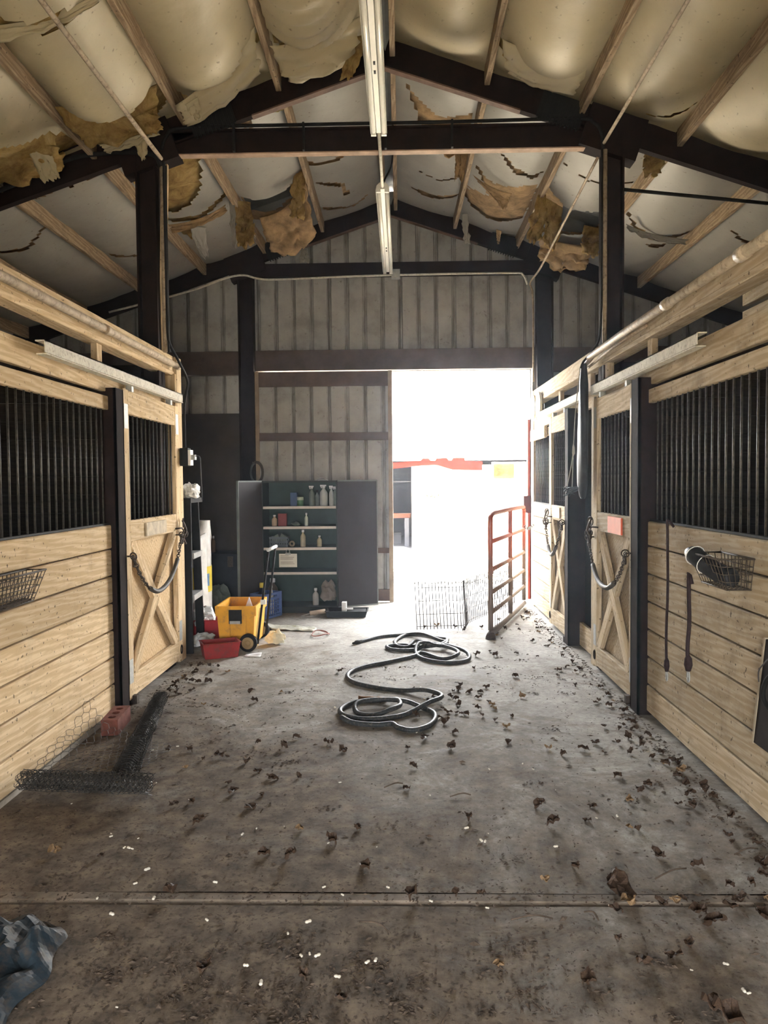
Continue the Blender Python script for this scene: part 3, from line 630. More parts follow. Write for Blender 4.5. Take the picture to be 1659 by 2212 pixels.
# ---- stall fronts
def stall_front(t, X, s, segs, WD, y_beam):
    """t: wall empty, X: aisle face, s: +1 aisle on the +x side; segs: boarded stretches (y0,y1)"""
    o = -s   # direction into the stall
    def xb(d): return X + o*d
    for (ya, yb) in segs:
        z = .02; k = 0
        while z < 1.20:
            h = min(.1715, 1.205-z)
            j = random.uniform(-.002, .003)
            board('plank', (xb(.019+j), ya, z+h/2), (xb(.019+random.uniform(-.002,.003)), yb, z+h/2), (0,0,1), h-.009, .038, WD, t, ch=.006)
            z += .1715; k += 1
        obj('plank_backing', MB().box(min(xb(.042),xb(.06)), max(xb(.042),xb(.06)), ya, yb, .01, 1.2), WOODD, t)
        obj('bar_channel', MB().box(min(xb(.010),xb(.034)), max(xb(.010),xb(.034)), ya, yb, 1.203, 1.214), BLACK, t)
        g = empty('grille', (X, ya, 1.2), parent=t); y = ya + .07
        me = None
        while y < yb - .04:
            if me is None:
                me = MB().cyl((0,0,1.215), (0,0,1.935), .0056, 7).mesh('bar'); setm(me, BARS, True)
            link('bar', me, g, (xb(.022), y, 0)); y += .081
        board('header_board', (xb(.02), ya, 1.965), (xb(.02), yb, 1.965), (0,0,1), .085, .038, WD, t)
    ya, yb = y_beam
    board('track_beam', (xb(.035), ya, 2.105), (xb(.035), yb, 2.105), (0,0,1), .135, .04, WD, t)
    board('upper_beam', (xb(.03), ya, 2.41), (xb(.03), yb, 2.41), (0,0,1), .15, .04, WD, t)
    board('upper_plate', (xb(.06), ya, 2.345), (xb(.06), yb, 2.345), (1,0,0), .11, .035, WD, t)
wl = empty('wall_left', (XL, 4, 0), kind='structure')
stall_front(wl, XL, 1, [(Y0+.1, 4.80)], WOODL, (Y0+.1, 6.22))
for y in (1.6, 3.4, 4.77): board('stud', (XL-.06, y, 2.16), (XL-.06, y, 2.34), (0,1,0), .085, .04, WOODL, wl)
board('end_post', (XL-.03, 6.29, 0), (XL-.03, 6.29, 2.48), (0,1,0), .13, .09, WOODL, wl)
board('end_post', (XL-.03, 6.205, 0), (XL-.03, 6.205, 2.34), (0,1,0), .035, .085, WOODL, wl)
board('upper_post', (-1.855, 6.0, 2.48), (-1.80, 5.98, 4.0), (0,1,0), .04, .05, WOODL, wl)
mb = MB(); mb.box(-1.90,-1.785, 4.79, 4.805, 0, 2.06); mb.box(-1.80,-1.785, 4.79, 4.93, 0, 2.06); mb.box(-1.90,-1.785, 4.915, 4.93, 0, 2.06); mb.box(-1.90,-1.83, 4.86, 4.872, 0, 2.06)
obj('door_post', mb, STEEL, wl)
obj('baseboard_curb', MB().box(XL-.05, XL+.012, Y0+.1, 4.79, 0, .03), flat('pale_curb', (.40,.36,.30), .9, var=.3), wl)
board('plank', (XL-.19, 4.93, .07), (XL-.19, 6.15, .07), (0,0,1), .14, .04, WOODL, wl)
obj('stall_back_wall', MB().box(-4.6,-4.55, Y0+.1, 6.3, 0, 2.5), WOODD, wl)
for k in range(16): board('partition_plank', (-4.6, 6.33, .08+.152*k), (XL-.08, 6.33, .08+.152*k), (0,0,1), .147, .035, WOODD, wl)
obj('stall_floor', MB().box(-4.6, XL-.06, Y0+.1, 6.3, 0, .02), bpy.data.materials['packed_dirt'], wl)
wr = empty('wall_right', (XR, 4, 0), kind='structure')
stall_front(wr, XR, -1, [(Y0+.1, 4.76), (7.74, 8.88)], WOODR, (Y0+.1, 8.88))
for y in (1.6, 3.2, 4.86, 6.4, 7.6): board('stud', (XR+.06, y, 2.16), (XR+.06, y, 2.34), (0,1,0), .085, .04, WOODR, wr)
board('stud', (XR+.05, 5.82, 2.16), (XR+.05, 5.82, 2.33), (0,1,0), .07, .05, WOODR, wr)
board('door_stile_post', (XR+.03, 6.06, 0), (XR+.03, 6.06, 2.10), (0,1,0), .085, .09, WOODR, wr)
board('door_stile_post', (XR+.025, 5.985, 0), (XR+.025, 5.985, 2.10), (0,1,0), .04, .05, WOODR, wr)
board('end_post', (XR+.05, 8.93, 0), (XR+.05, 8.93, 2.48), (1,0,0), .09, .09, WOODR, wr)
board('upper_beam_end', (XR-.02, 8.0, 1.96), (XR-.02, 8.86, 1.96), (0,0,1), .12, .03, WOODR, wr)
for (ya, yb) in ((4.75, 4.90), (6.74, 6.88)):
    mb = MB(); mb.box(XR-.06, XR+.09, ya, ya+.015, 0, 2.08); mb.box(XR-.06, XR-.045, ya, yb, 0, 2.08); mb.box(XR-.06, XR+.09, yb-.015, yb, 0, 2.08); mb.box(XR+.0, XR+.09, ya+.06, ya+.072, 0, 2.08)
    obj('door_post', mb, STEEL, wr)
obj('recess_panel', MB().box(XR+.10, XR+.13, 6.10, 6.9, .2, 2.05), WOODD, wr)
board('kick_board', (XR+.06, 6.10, .11), (XR+.06, 6.74, .11), (0,0,1), .20, .035, WOODR, wr)
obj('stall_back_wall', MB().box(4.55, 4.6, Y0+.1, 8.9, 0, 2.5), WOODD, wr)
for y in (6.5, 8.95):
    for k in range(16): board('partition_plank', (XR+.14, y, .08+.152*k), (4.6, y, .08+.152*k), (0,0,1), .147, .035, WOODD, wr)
obj('stall_floor', MB().box(XR+.06, 4.6, Y0+.1, 8.9, 0, .02), bpy.data.materials['packed_dirt'], wr)
for z in (2.62, 2.80): board('inner_joist', (2.55, 2.0, z), (2.55, 5.8, z), (0,0,1), .14, .04, WOODR, wr)
obj('inner_pipe', MB().cyl((2.50, 2.0, 2.53), (2.50, 5.8, 2.53), .02, 8), CONDUIT, wr, True)
board('inner_rail', (3.2, 4.3, 1.55), (3.2, 6.4, 1.55), (0,0,1), .14, .04, flat('grey_inner_board', (.14,.13,.12), .8), wr)

# ---- outside
gr = obj('ground', MB().add([(-60,9.45,-.05),(60,9.45,-.05),(60,80,-.05),(-60,80,-.05)], [(0,1,2,3)]), SAND); tag(gr, kind='structure')
g2 = obj('ground_front', MB().add([(-60,-60,-.06),(60,-60,-.06),(60,9.45,-.06),(-60,9.45,-.06)], [(0,1,2,3)]), SAND); tag(g2, kind='structure')
ap = obj('floor_apron', MB().box(-2.2, 2.6, YB+.1, 10.9, -.2, -.004), flat('pale_apron_concrete', (.22,.215,.20), .85, var=.2, scale=3)); tag(ap, kind='structure')
mb = MB(); rnd = random.Random(4)
for i in range(2600):
    x = rnd.uniform(-3, 4.2); y = rnd.gauss(11.7, .5) if i % 3 else rnd.uniform(10.9, 14); r = rnd.uniform(.012, .035)
    c = Vector((x, y, -.045)); mb.add([c+Vector((r,0,0)), c+Vector((0,r,0)), c+Vector((-r,0,0)), c+Vector((0,-r,0)), c+Vector((rnd.uniform(-.3,.3)*r, 0, r*1.2))], [(0,1,4),(1,2,4),(2,3,4),(3,0,4)])
tag(obj('gravel', mb, GRAVEL), 'loose pale gravel and dirt on the ground outside the doorway', 'gravel', kind='stuff')
sh = empty('shed', (1, 17, 0), 'low white shed with red fascia and dark open doorway across the yard', 'shed')
ZS = 1.80
obj('front_wall', MB().box(.22, 12, 16.8, 17.0, -.05, ZS), SHEDW, sh); obj('front_wall', MB().box(-12, -1.6, 16.8, 17.0, -.05, ZS), SHEDW, sh)
obj('back_wall', MB().box(-12, 12, 21, 21.2, -.05, 2.3), SHEDD, sh); obj('end_wall', MB().box(-12.2, -12, 16.8, 21.2, -.05, 2.3), SHEDD, sh); obj('end_wall', MB().box(12, 12.2, 16.8, 21.2, -.05, 2.3), SHEDD, sh)
obj('roof', MB().add([(-12.5,16.72,1.90),(12.5,16.72,1.90),(12.5,21.5,2.6),(-12.5,21.5,2.6),(-12.5,16.72,1.95),(12.5,16.72,1.95),(12.5,21.5,2.65),(-12.5,21.5,2.65)], [(3,2,1,0),(4,5,6,7),(0,1,5,4),(1,2,6,5),(2,3,7,6),(3,0,4,7)]), SHEDW, sh)
obj('shed_floor', MB().box(-12, 12, 17.0, 21, -.05, -.03), SHEDD, sh)
# red fascia with a taller notched panel
prof = [(-1.6,1.70),(-.6,1.70),(.75,1.80),(.78,1.68),(1.72,1.66),(1.75,1.86),(1.36,1.87),(1.34,1.97),(1.14,1.97),(1.12,1.92),(1.06,1.90),(1.0,1.97),(.82,1.98),(.78,1.91),(.72,1.90),(.66,1.98),(.46,1.97),(.42,1.90),(-.6,1.86),(-1.6,1.85)]
prof = [(-1.6,1.72),(-.2,1.735),(.72,1.82),(1.1,1.70),(1.75,1.68),(1.75,1.87),(1.38,1.88),(1.36,1.96),(1.12,1.96),(1.08,1.90),(1.02,1.91),(.98,1.96),(.76,1.95),(.72,1.88),(.64,1.89),(.60,1.95),(.46,1.95),(.40,1.89),(-.2,1.86),(-1.6,1.85)]
mb = MB(); n = len(prof); mb.add([(x, 16.70, z) for x, z in prof] + [(x, 16.74, z) for x, z in prof], [tuple(range(n)), tuple(range(2*n-1, n-1, -1))] + [(i, i+n, (i+1) % n + n, (i+1) % n) for i in range(n)])
obj('fascia', mb, REDP, sh)
for x0, x1, mm in ((2.0, 2.44, YWIN), (2.52, 2.80, SHEDD)):
    w = obj('window_frame', MB().box(x0-.04, x1+.04, 16.76, 16.81, 1.46, 1.86), SHEDW, sh); obj('pane', MB().box(x0, x1, 16.745, 16.765, 1.50, 1.82), mm, w)
obj('inner_shelf', MB().box(-.4, .20, 17.6, 17.9, .62, .72), flat('orange_shelf', (.06,.02,.01), .7), sh)
obj('inner_post', MB().box(.06, .16, 17.5, 17.6, -.03, .62), SHEDD, sh)
obj('inner_box', MB().box(-.34, -.02, 18.4, 18.8, -.03, .22), SHEDD, sh)
obj('inner_rail', MB().box(-1.5, .22, 17.5, 17.53, 1.44, 1.46), SHEDD, sh)
mb = MB(); rnd = random.Random(8)
for i in range(26):
    c = Vector((rnd.gauss(.62, .14), 16.70, rnd.gauss(1.12, .05))); a = Vector((rnd.uniform(-1,1), rnd.uniform(-.3,.3), rnd.uniform(-1,1))).normalized()*rnd.uniform(.02,.06); b_ = a.cross(Vector((0,1,0)))*.35
    mb.add([c-a, c+b_, c+a, c-b_], [(0,1,2,3)])
mb.tube([(.45,16.74,1.18),(.62,16.70,1.13),(.85,16.70,1.08)], .008, 5)
tag(obj('vine_sprig', mb, flat('dark_vine_leaves', (.010,.011,.006), .8), None), 'sprig of dark vine leaves against the white shed wall', 'vine')

# ---- haze volume added inside the barn for veiling glare around the doorway
hm, hnt, hb_ = nodes('glare_haze'); hnt.nodes.remove(hb_); ho = hnt.nodes['Material Output']
vs_ = N(hnt, 'ShaderNodeVolumeScatter', {'Color': (.80,.89,1.0,1), 'Density': .0042, 'Anisotropy': .72}); hnt.links.new(vs_.outputs[0], ho.inputs['Volume'])
hz = obj('haze', MB().box(-5.4, 5.2, Y0+.2, YB+.09, .03, 4.2), hm); tag(hz, 'thin bright haze added in the barn aisle for lens glare at the doorway', 'haze', kind='stuff')
# ================================================================ THINGS
def stall_door(X, s, y0, y1, WD, PL, label, plate, corner=True):
    """sliding stall door in the plane x=X facing s (+1 faces +x); y0 near end"""
    t = empty('stall_door', (X, (y0+y1)/2, .03), label, 'stall door', 'sliding stall doors')
    def x(d): return X - s*d          # depth behind the face
    w = .105; zt, zb = 2.075, .035
    for y in (y0+w/2, y1-w/2): board('stile', (x(.02), y, zb), (x(.02), y, zt), (0,1,0), w, .04, WD, t)
    board('top_rail', (x(.021), y0+w, 1.995), (x(.021), y1-w, 1.995), (0,0,1), .155, .038, WD, t)
    board('mid_rail', (x(.021), y0+w, 1.145), (x(.021), y1-w, 1.145), (0,0,1), .14, .038, WD, t)
    board('bottom_rail', (x(.021), y0+w, .115), (x(.021), y1-w, .115), (0,0,1), .15, .038, WD, t)
    obj('panel', MB().box(min(x(.050),x(.060)), max(x(.050),x(.060)), y0+.02, y1-.02, .05, 1.2), PL, t)
    za, zc = .19, 1.075; ya, yb = y0+w, y1-w
    board('brace', (x(.021), ya+.03, za), (x(.021), yb-.03, zc), (0,0,1), .085, .036, WD, t)
    ym, zm = (ya+yb)/2, (za+zc)/2; d = Vector((0, yb-ya-.06, za-zc)); dn = d.normalized(); gap = .10
    c = Vector((x(.021), ym, zm))
    board('brace', (x(.021), ya+.03, zc), c - dn*.048, (0,0,1), .085, .036, WD, t)
    board('brace', c + dn*.048, (x(.021), yb-.03, za), (0,0,1), .085, .036, WD, t)
    g = empty('grille', (X, ym, 1.2), parent=t); me = MB().cyl((0,0,1.20), (0,0,1.93), .0056, 7).mesh('bar'); setm(me, BARS, True)
    n = max(8, int((yb-ya)/.085))
    for i in range(n): link('bar', me, g, (x(.022), ya + (yb-ya)*(i+.6)/(n+.2), 0))
    if corner:
        for (y, z) in ((y0+.052, 1.90), (y1-.052, 1.93), (y0+.052, .22), (y1-.052, .27)):
            obj('corner_plate', MB().box(min(x(0), x(-.002)), max(x(0), x(-.002)), y-.035, y+.035, z-.08, z+.08), ZINC, t)
    yp = y0 + .30 if s > 0 else y1-.42
    p = obj('name_plate', MB().box(min(x(0), x(-.012)), max(x(0), x(-.012)), plate[0], plate[1], plate[2], plate[3]), plate[4], t)
    obj('guide_bracket', MB().box(min(x(-.03), x(.05)), max(x(-.03), x(.05)), y0+.06, y0+.10, .0, .055), CHAIN, t)
    obj('hand_slot', MB().ring((x(-.001), y1-.045 if s > 0 else y1-.05, .115), (1,0,0), .022, .006, 12, 5, sx=1.5, uax=(0,0,1)), BLACK, t)
    # slide bolt with rings at the latch end
    hb = MB(); yl = y1-.03 
    hb.ring((x(-.03), yl, 1.14), (1,.3,0), .035, .006, 12, 5); hb.ring((x(-.035), yl+.03, 1.05), (.6,1,0), .028, .006, 12, 5)
    hb.tube([(x(-.005), yl-.12, 1.10), (x(-.03), yl-.04, 1.10), (x(-.03), yl+.05, 1.06)], .007, 6)
    hb.tube(cat([(x(-.03), yl-.02, 1.16), (x(-.05), yl+.01, 1.08), (x(-.04), yl-.03, 1.02), (x(-.05), yl+.0, .97)]), .008, 6)
    obj('latch', hb, CHAIN, t, True)
    hg = MB()
    for y in (y0+.18, y1-.2): hg.box(min(x(-.004), x(.036)), max(x(-.004), x(.036)), y-.02, y+.02, 2.07, 2.14)
    obj('hanger', hg, ZINC, t)
    return t
PLATEW = flat('weathered_name_plate', (.42,.35,.25), .7, var=.3, scale=18)
stall_door(-1.795, 1, 4.945, 6.19, WOODL, PLYL, 'pale pine cross-braced sliding stall door with bars, behind the yellow tote', (5.33, 5.78, 1.09, 1.185, PLATEW))
stall_door(1.475, -1, 4.915, 5.955, WOODR, PLYR, 'cross-braced sliding stall door bearing a coral painted plate', (5.17, 5.50, 1.085, 1.20, ORANGE))
stall_door(1.475, -1, 6.83, 7.73, WOODR, PLYR, 'narrow far cross-braced sliding stall door without coral plate, beside the red pipe gate', (7.18, 7.48, 1.10, 1.20, PLATEW))
def track(X, s, y0, y1, label):
    def x(d): return X + s*d
    t = empty('door_track', (X, (y0+y1)/2, 2.1), label, 'door track', 'sliding door tracks')
    a, b = sorted((x(.045), x(.049))); mb = MB().box(a, b, y0, y1, 2.118, 2.178); a, b = sorted((x(.0), x(.049))); mb.box(a, b, y0, y1, 2.172, 2.178)
    obj('cover', mb, GALV, t)
    a, b = sorted((x(.0), x(.052))); obj('lower_lip', MB().box(a, b, y0+.01, y1, 2.108, 2.114), GALV, t)
track(-1.815, 1, 3.81, 6.22, 'galvanized steel door track above the left stall door')
track(1.50, -1, 3.83, 5.95, 'galvanized steel door track above the door with the coral plate')
track(1.50, -1, 6.24, 8.16, 'galvanized steel door track above the narrow far stall door')

def guard(X, s, pts, label, c0, c1, twist=False):
    """rubber-covered chain slung across a door; pts from near eye to far eye"""
    t = empty('stall_guard', pts[0], label, 'stall guard', 'stall guard chains')
    P = cat(pts, 8); n = len(P); i0, i1 = int(n*c0), int(n*(1-c1))
    obj('rubber_sleeve', MB().tube(P[i0:i1], .017, 8), RUBBER, t, True)
    k = 0
    for seg in (P[:i0+1], P[i1-1:]):
        mb = MB()
        for a, b in zip(seg[:-1], seg[1:]):
            d = (b-a); m = max(1, round(d.length/.022))
            for q in range(m):
                c = a + d*((q+.5)/m); dd = d.normalized(); nn = dd.orthogonal(); nn.rotate(Matrix.Rotation(pi/2*(k % 2) + (.5*k if twist else 0), 3, dd)); k += 1
                mb.ring(c, nn, .011, .0038, 8, 4, sx=1.5, uax=dd)
        obj('chain', mb, CHAIN, t, True)
    for p in (pts[0], pts[-1]):
        p = Vector(p); e = MB().ring(p, (0.3,1,.2), .024, .005, 12, 5); e.cyl(p, (X, p.y, p.z), .006, 6); obj('eye_bolt', e, CHAIN, t, True)
        q = p + Vector((0,0,-.07)); sn = MB().tube(cat([p+Vector((0,0,-.02)), q+Vector((.004,.01,.02)), q]), .008, 6); obj('snap_hook', sn, CHAIN, t, True)
guard(-1.795, 1, [(-1.755,4.97,.985),(-1.735,5.03,.86),(-1.72,5.16,.755),(-1.71,5.34,.705),(-1.715,5.6,.745),(-1.73,5.85,.86),(-1.74,5.98,.98),(-1.745,6.05,1.05)], 'rubber-sleeved guard chain slung across the pale pine stall door', .30, .26, True)
guard(1.475, -1, [(1.43,4.95,.985),(1.415,5.0,.86),(1.40,5.12,.765),(1.39,5.27,.72),(1.395,5.5,.745),(1.41,5.70,.83),(1.42,5.82,.92),(1.43,5.93,1.02)], 'rubber-sleeved guard chain slung across the door with the coral plate', .28, .28)
guard(1.475, -1, [(1.43,6.90,1.08),(1.415,6.98,.93),(1.40,7.10,.80),(1.395,7.22,.76),(1.40,7.36,.80),(1.41,7.50,.90),(1.42,7.62,1.04)], 'rubber-sleeved guard chain slung across the narrow far stall door', .25, .25)

# ---- baskets
def basket(o, out, y0, y1, z0, z1, depth, label, skew=.05):
    """wire basket hung on a wall at x=o, reaching out by depth*out"""
    t = empty('wire_basket', (o, (y0+y1)/2, z0), label, 'basket', 'wire baskets on the stall walls')
    a, b = o + out*.015, o + out*depth; b2 = o + out*(depth-skew)
    def rim(z, f, yy): 
        bb = b2 + (b-b2)*f; return [(a, y0+yy, z), (bb, y0+yy, z), (bb, y1-yy, z), (a, y1-yy, z)]
    fr_ = MB(); fr_.tube(rim(z1, 1, 0), .005, 6, closed=True); fr_.tube(rim(z0, 0, .03), .004, 6, closed=True); obj('rim', fr_, WIRE, t, True)
    mb = MB(); nl = 4
    for k in range(1, nl): f = k/nl; mb.tube(rim(z0+(z1-z0)*f, f, .03*(1-f)), .0022, 4, closed=True)
    nn = int((y1-y0)/.036)
    for k in range(nn+1):
        y = y0 + (y1-y0)*k/nn; yb = y0+.03 + (y1-y0-.06)*k/nn
        mb.tube([(a, y, z1), (a, yb, z0), (b2, yb, z0), (b, y, z1)], .002, 4)
    m2 = int(depth/.032)
    for k in range(1, m2):
        f = k/m2; xa = a + (b-a)*f; xb = a + (b2-a)*f
        mb.tube([(xa, y0, z1), (xb, y0+.03, z0), (xb, y1-.03, z0), (xa, y1, z1)], .002, 4)
    obj('wire_grid', mb, WIRE, t, True); return t
basket(XL, 1, 3.10, 3.66, .905, 1.05, .11, 'rusty wire basket hung on the left stall boards')
tag(obj('hay_scraps', (lambda mb: [mb.tube([(XL+.025+.06*random.random(), 3.15+.45*random.random(), .912+.012*random.random()) for _ in range(2)], .0025, 4) for _ in range(60)] and mb)(MB()), LITTER), 'dry hay scraps lying in the left wire basket', 'hay', kind='stuff')
basket(XR, -1, 3.29, 3.63, .98, 1.115, .165, 'rusty wire basket with a dark bundle, hung on the right stall boards')
t = empty('dark_bundle', (XR-.10, 3.5, 1.0), 'black rolled bundle with pale straps lying in the right wire basket', 'bundle')
pp = cat([(XR-.155,3.66,1.115),(XR-.15,3.60,1.105),(XR-.135,3.52,1.075),(XR-.11,3.44,1.045),(XR-.085,3.375,1.03),(XR-.075,3.35,1.03)], 5); nP = len(pp)
obj('roll', MB().tube(pp, [.020+.022*min(1, i/5)*min(1, (nP-i)/4+.2) for i in range(nP)], 12), BAGB, t, True)
mb = MB()
for i in (6, 11): mb.ring(pp[i]+Vector((-.004,0,.004)), pp[i+1]-pp[i-1], .046, .0022, 18, 5)
obj('strap', mb, PLASTW, t, True)

# ---- lead ropes
def lead(x, y, z0, z1, r, label, knot):
    t = empty('lead_rope', (x, y, z1), label, 'rope', 'lead ropes hanging on the right wall')
    pts = ([(x+.01, y-.01, z1-.03), (x, y, z1+.02)] if knot else [(XR-.005, y+.02, z1-.03), (x, y, z1+.01)]) + [(x, y, z1-.06)] + [(x+.003*sin(k), y+.004*sin(k*1.7), z1-.06-(z1-z0-.14)*k/6) for k in range(1, 7)]
    obj('cord', MB().tube(cat(pts, 3), r, 7), ROPE, t, True)
    obj('knot', MB().lathe([(.004,.05),(r*1.8,.03),(r*2.1,0),(r*1.2,-.03)], (x, y, z0+.09), n=9), ROPE, t, True)
    mb = MB(); mb.ring((x, y, z0+.035), (1,0,0), .015, .004, 12, 5, sx=1.8, uax=(0,0,1)); mb.cyl((x, y, z0+.06), (x, y, z0+.03), .007, 7); obj('snap', mb, ZINC, t, True)
lead(XR-.045, 4.27, .33, 1.225, .0075, 'thin dark lead rope hung over the board ledge beside the steel post', 0)
lead(XR-.175, 3.60, .50, 1.0, .0095, 'thick dark lead rope hanging from the corner of the wire basket', 1)

# ---- dark panel at the right edge
t = empty('feed_box', (XR-.03, 3.0, .35), 'shallow dark box with pale edge hung low on the right boards at the frame edge', 'box')
def fbx(x0, x1, y, w): 
    mb = MB(); mb.add([(x0,2.6,.355),(x1,2.6,.355),(x1,y,.355),(x0,y,.355),(x0,2.6,.81),(x1,2.6,.81),(x1,y-.10,.81),(x0,y-.10,.81)], [(3,2,1,0),(4,5,6,7),(0,1,5,4),(1,2,6,5),(2,3,7,6),(3,0,4,7)]); return mb
obj('shell', fbx(XR-.045, XR-.004, 3.22, 0), flat('dark_box_side', (.018,.014,.012), .8, var=.4, scale=9), t)
mb = MB(); mb.add([(XR-.048,3.215,.35),(XR-.004,3.215,.35),(XR-.004,3.228,.35),(XR-.048,3.228,.35),(XR-.048,3.115,.815),(XR-.004,3.115,.815),(XR-.004,3.128,.815),(XR-.048,3.128,.815)], [(3,2,1,0),(4,5,6,7),(0,1,5,4),(1,2,6,5),(2,3,7,6),(3,0,4,7)])
obj('pale_edge', mb, flat('pale_box_edge', (.34,.29,.21), .8), t)
obj('dark_hose', MB().tube(cat([(XR-.06,2.95,.74),(XR-.065,3.06,.66),(XR-.065,3.09,.58),(XR-.06,3.02,.54),(XR-.06,2.9,.55)]), .010, 7), BLACK, t, True)
obj('white_wire', MB().tube(cat([(XR-.06,2.75,.85),(XR-.065,2.98,.78),(XR-.065,3.12,.69),(XR-.06,3.14,.63)]), .003, 5), PWIRE, t, True)

# ---- conduits along the upper beams and frames
def conduit(name, pts, r, m, label, couplings=(), n=10, cm=None):
    P = [Vector(p) for p in pts]
    if not couplings: return tag(obj(name, MB().tube(P, r, n), m, None, True), label, 'conduit')
    t = empty(name, P[0], label, 'conduit'); obj('pipe', MB().tube(P, r, n), m, t, True)
    for c in couplings:
        a = Vector(c); d = (P[1]-P[0]).normalized(); obj('coupling', MB().cyl(a-d*.035, a+d*.035, r*1.25, n), cm or m, t, True)
    return t
conduit('conduit', [(XL+.045, 0, 2.395), (XL+.045, 6.19, 2.395)], .024, CONDUIT, 'dusty plastic conduit running along the left upper beam', [(XL+.045, 4.66, 2.395), (XL+.045, 6.14, 2.395), (XL+.045,2.4,2.395)])
conduit('conduit', [(XR-.045, 0, 2.42), (XR-.045, 5.2, 2.42), (XR-.06, 5.9, 2.40), (XR-.06, 6.15, 2.37)], .026, flat('pale_conduit', (.44,.37,.28), .5, var=.25, scale=10, dirt=(.16,.12,.08)), 'pale dusty conduit running along the right upper beam', [(XR-.045, 4.30, 2.42), (XR-.045, 3.36, 2.42)])
tag(obj('cable', MB().tube([(XR-.03,4.7,2.385),(XR-.04,5.4,2.375),(XR-.05,6.1,2.33)], .011, 7), CONDUIT, None, True), 'thin dusty cable strung under the right conduit', 'cable')
conduit('conduit', [(-1.80, -1.4, 3.86), (-1.80, YF-.10, 3.915)], .015, CONDUIT, 'thin metal conduit overhead running to the top of the left steel post')
conduit('conduit', [(1.53, -1.4, 4.02), (1.53, YF-.10, 3.97)], .012, CONDUIT, 'thin metal conduit overhead running to the top of the right steel post')
conduit('conduit', cat([(1.525, YF+.05, 3.93), (1.52, 7.2, 3.84), (1.51, 8.4, 3.74), (1.51, 9.05, 3.75), (1.55, 9.14, 3.66), (1.56, 9.15, 3.4)], 5) + [(1.56, 9.15, 2.62)], .011, CONDUIT, 'thin conduit from the right steel post down the back wall post')
tag(obj('cable', MB().tube(cat([(-3.4,YF-.11,3.56),(-2.97,YF-.11,3.72),(-2.76,YF-.11,3.81),(-2.5,YF-.11,3.92),(-2.27,YF-.11,3.955),(-1.97,YF-.11,3.96),(-1.84,YF-.11,3.93),(-1.80,YF-.11,3.85)]), .018, 8), BLACK, None, True), 'thick black cable curving along the left rafter to the steel post', 'cable')
conduit('conduit', [(1.68, YF-.085, 3.63), (4.0, YF-.085, 3.37)], .013, BLACK, 'black pipe running outward from the right steel post')
conduit('conduit', cat([(-3.45,9.12,3.49),(-2.5,9.12,3.72),(-2.05,9.12,3.87),(-1.84,9.12,3.90),(-1.68,9.12,3.86),(-1.45,9.14,3.85),(-.5,9.14,3.875),(.4,9.14,3.885),(1.3,9.14,3.885),(1.44,9.14,3.86),(1.49,9.14,3.75)], 5), .012, GALV, 'thin galvanized conduit bent across the top of the back wall')
tag(obj('junction_box', MB().box(-.10,-.0,9.06,9.14,3.83,3.93), ZINC), 'small grey junction box at the middle of the back wall beam', 'junction box')
# pipes beside the posts
for x, r, m in ((-1.797, .016, CONDUIT), (-1.770, .009, BLACK)): conduit('conduit', [(x, YF-.10, 3.86), (x, YF-.10, 2.46)], r, m, 'pale vertical conduit on the left steel post' if m is CONDUIT else 'thin black vertical pipe on the left steel post')
conduit('conduit', [(1.538, YF-.10, 3.92), (1.538, YF-.10, 2.49)], .017, CONDUIT, 'pale vertical conduit on the right steel post')
tag(obj('cable', MB().tube(cat([(1.512, YF-.11, 3.92),(1.512,YF-.11,3.2),(1.505,YF-.11,2.6),(1.47,5.95,2.45),(1.41,6.0,2.37),(1.40,6.05,2.33)]), .009, 6), BLACK, None, True), 'thin black cable hanging down the right steel post', 'cable')
tag(obj('cable', MB().tube(cat([(-1.775,YF-.12,3.88),(-1.772,YF-.12,3.0),(-1.770,YF-.12,2.62),(-1.765,5.9,2.52),(-1.74,6.02,2.42),(-1.73,6.24,2.28),(-1.76,6.24,2.1),(-1.765,6.25,1.75)]), .011, 7), BLACK, None, True), 'black cable bending from the left steel post down to the switch box', 'cable')
t = empty('switch_box', (-1.76, 6.25, 1.62), 'black and grey electrical switch box on the left end post', 'switch box')
obj('body', MB().box(-1.80,-1.735,6.225,6.31,1.60,1.745), BLACK, t); obj('cover', MB().box(-1.735,-1.715,6.225,6.31,1.605,1.73), PLASTW, t); obj('outlet', MB().box(-1.715,-1.685,6.25,6.30,1.65,1.69), ZINC, t)
obj('wire', MB().tube(cat([(-1.69,6.27,1.68),(-1.655,6.28,1.675),(-1.65,6.29,1.6),(-1.645,6.3,1.32)]), .005, 5), PWIRE, t, True)

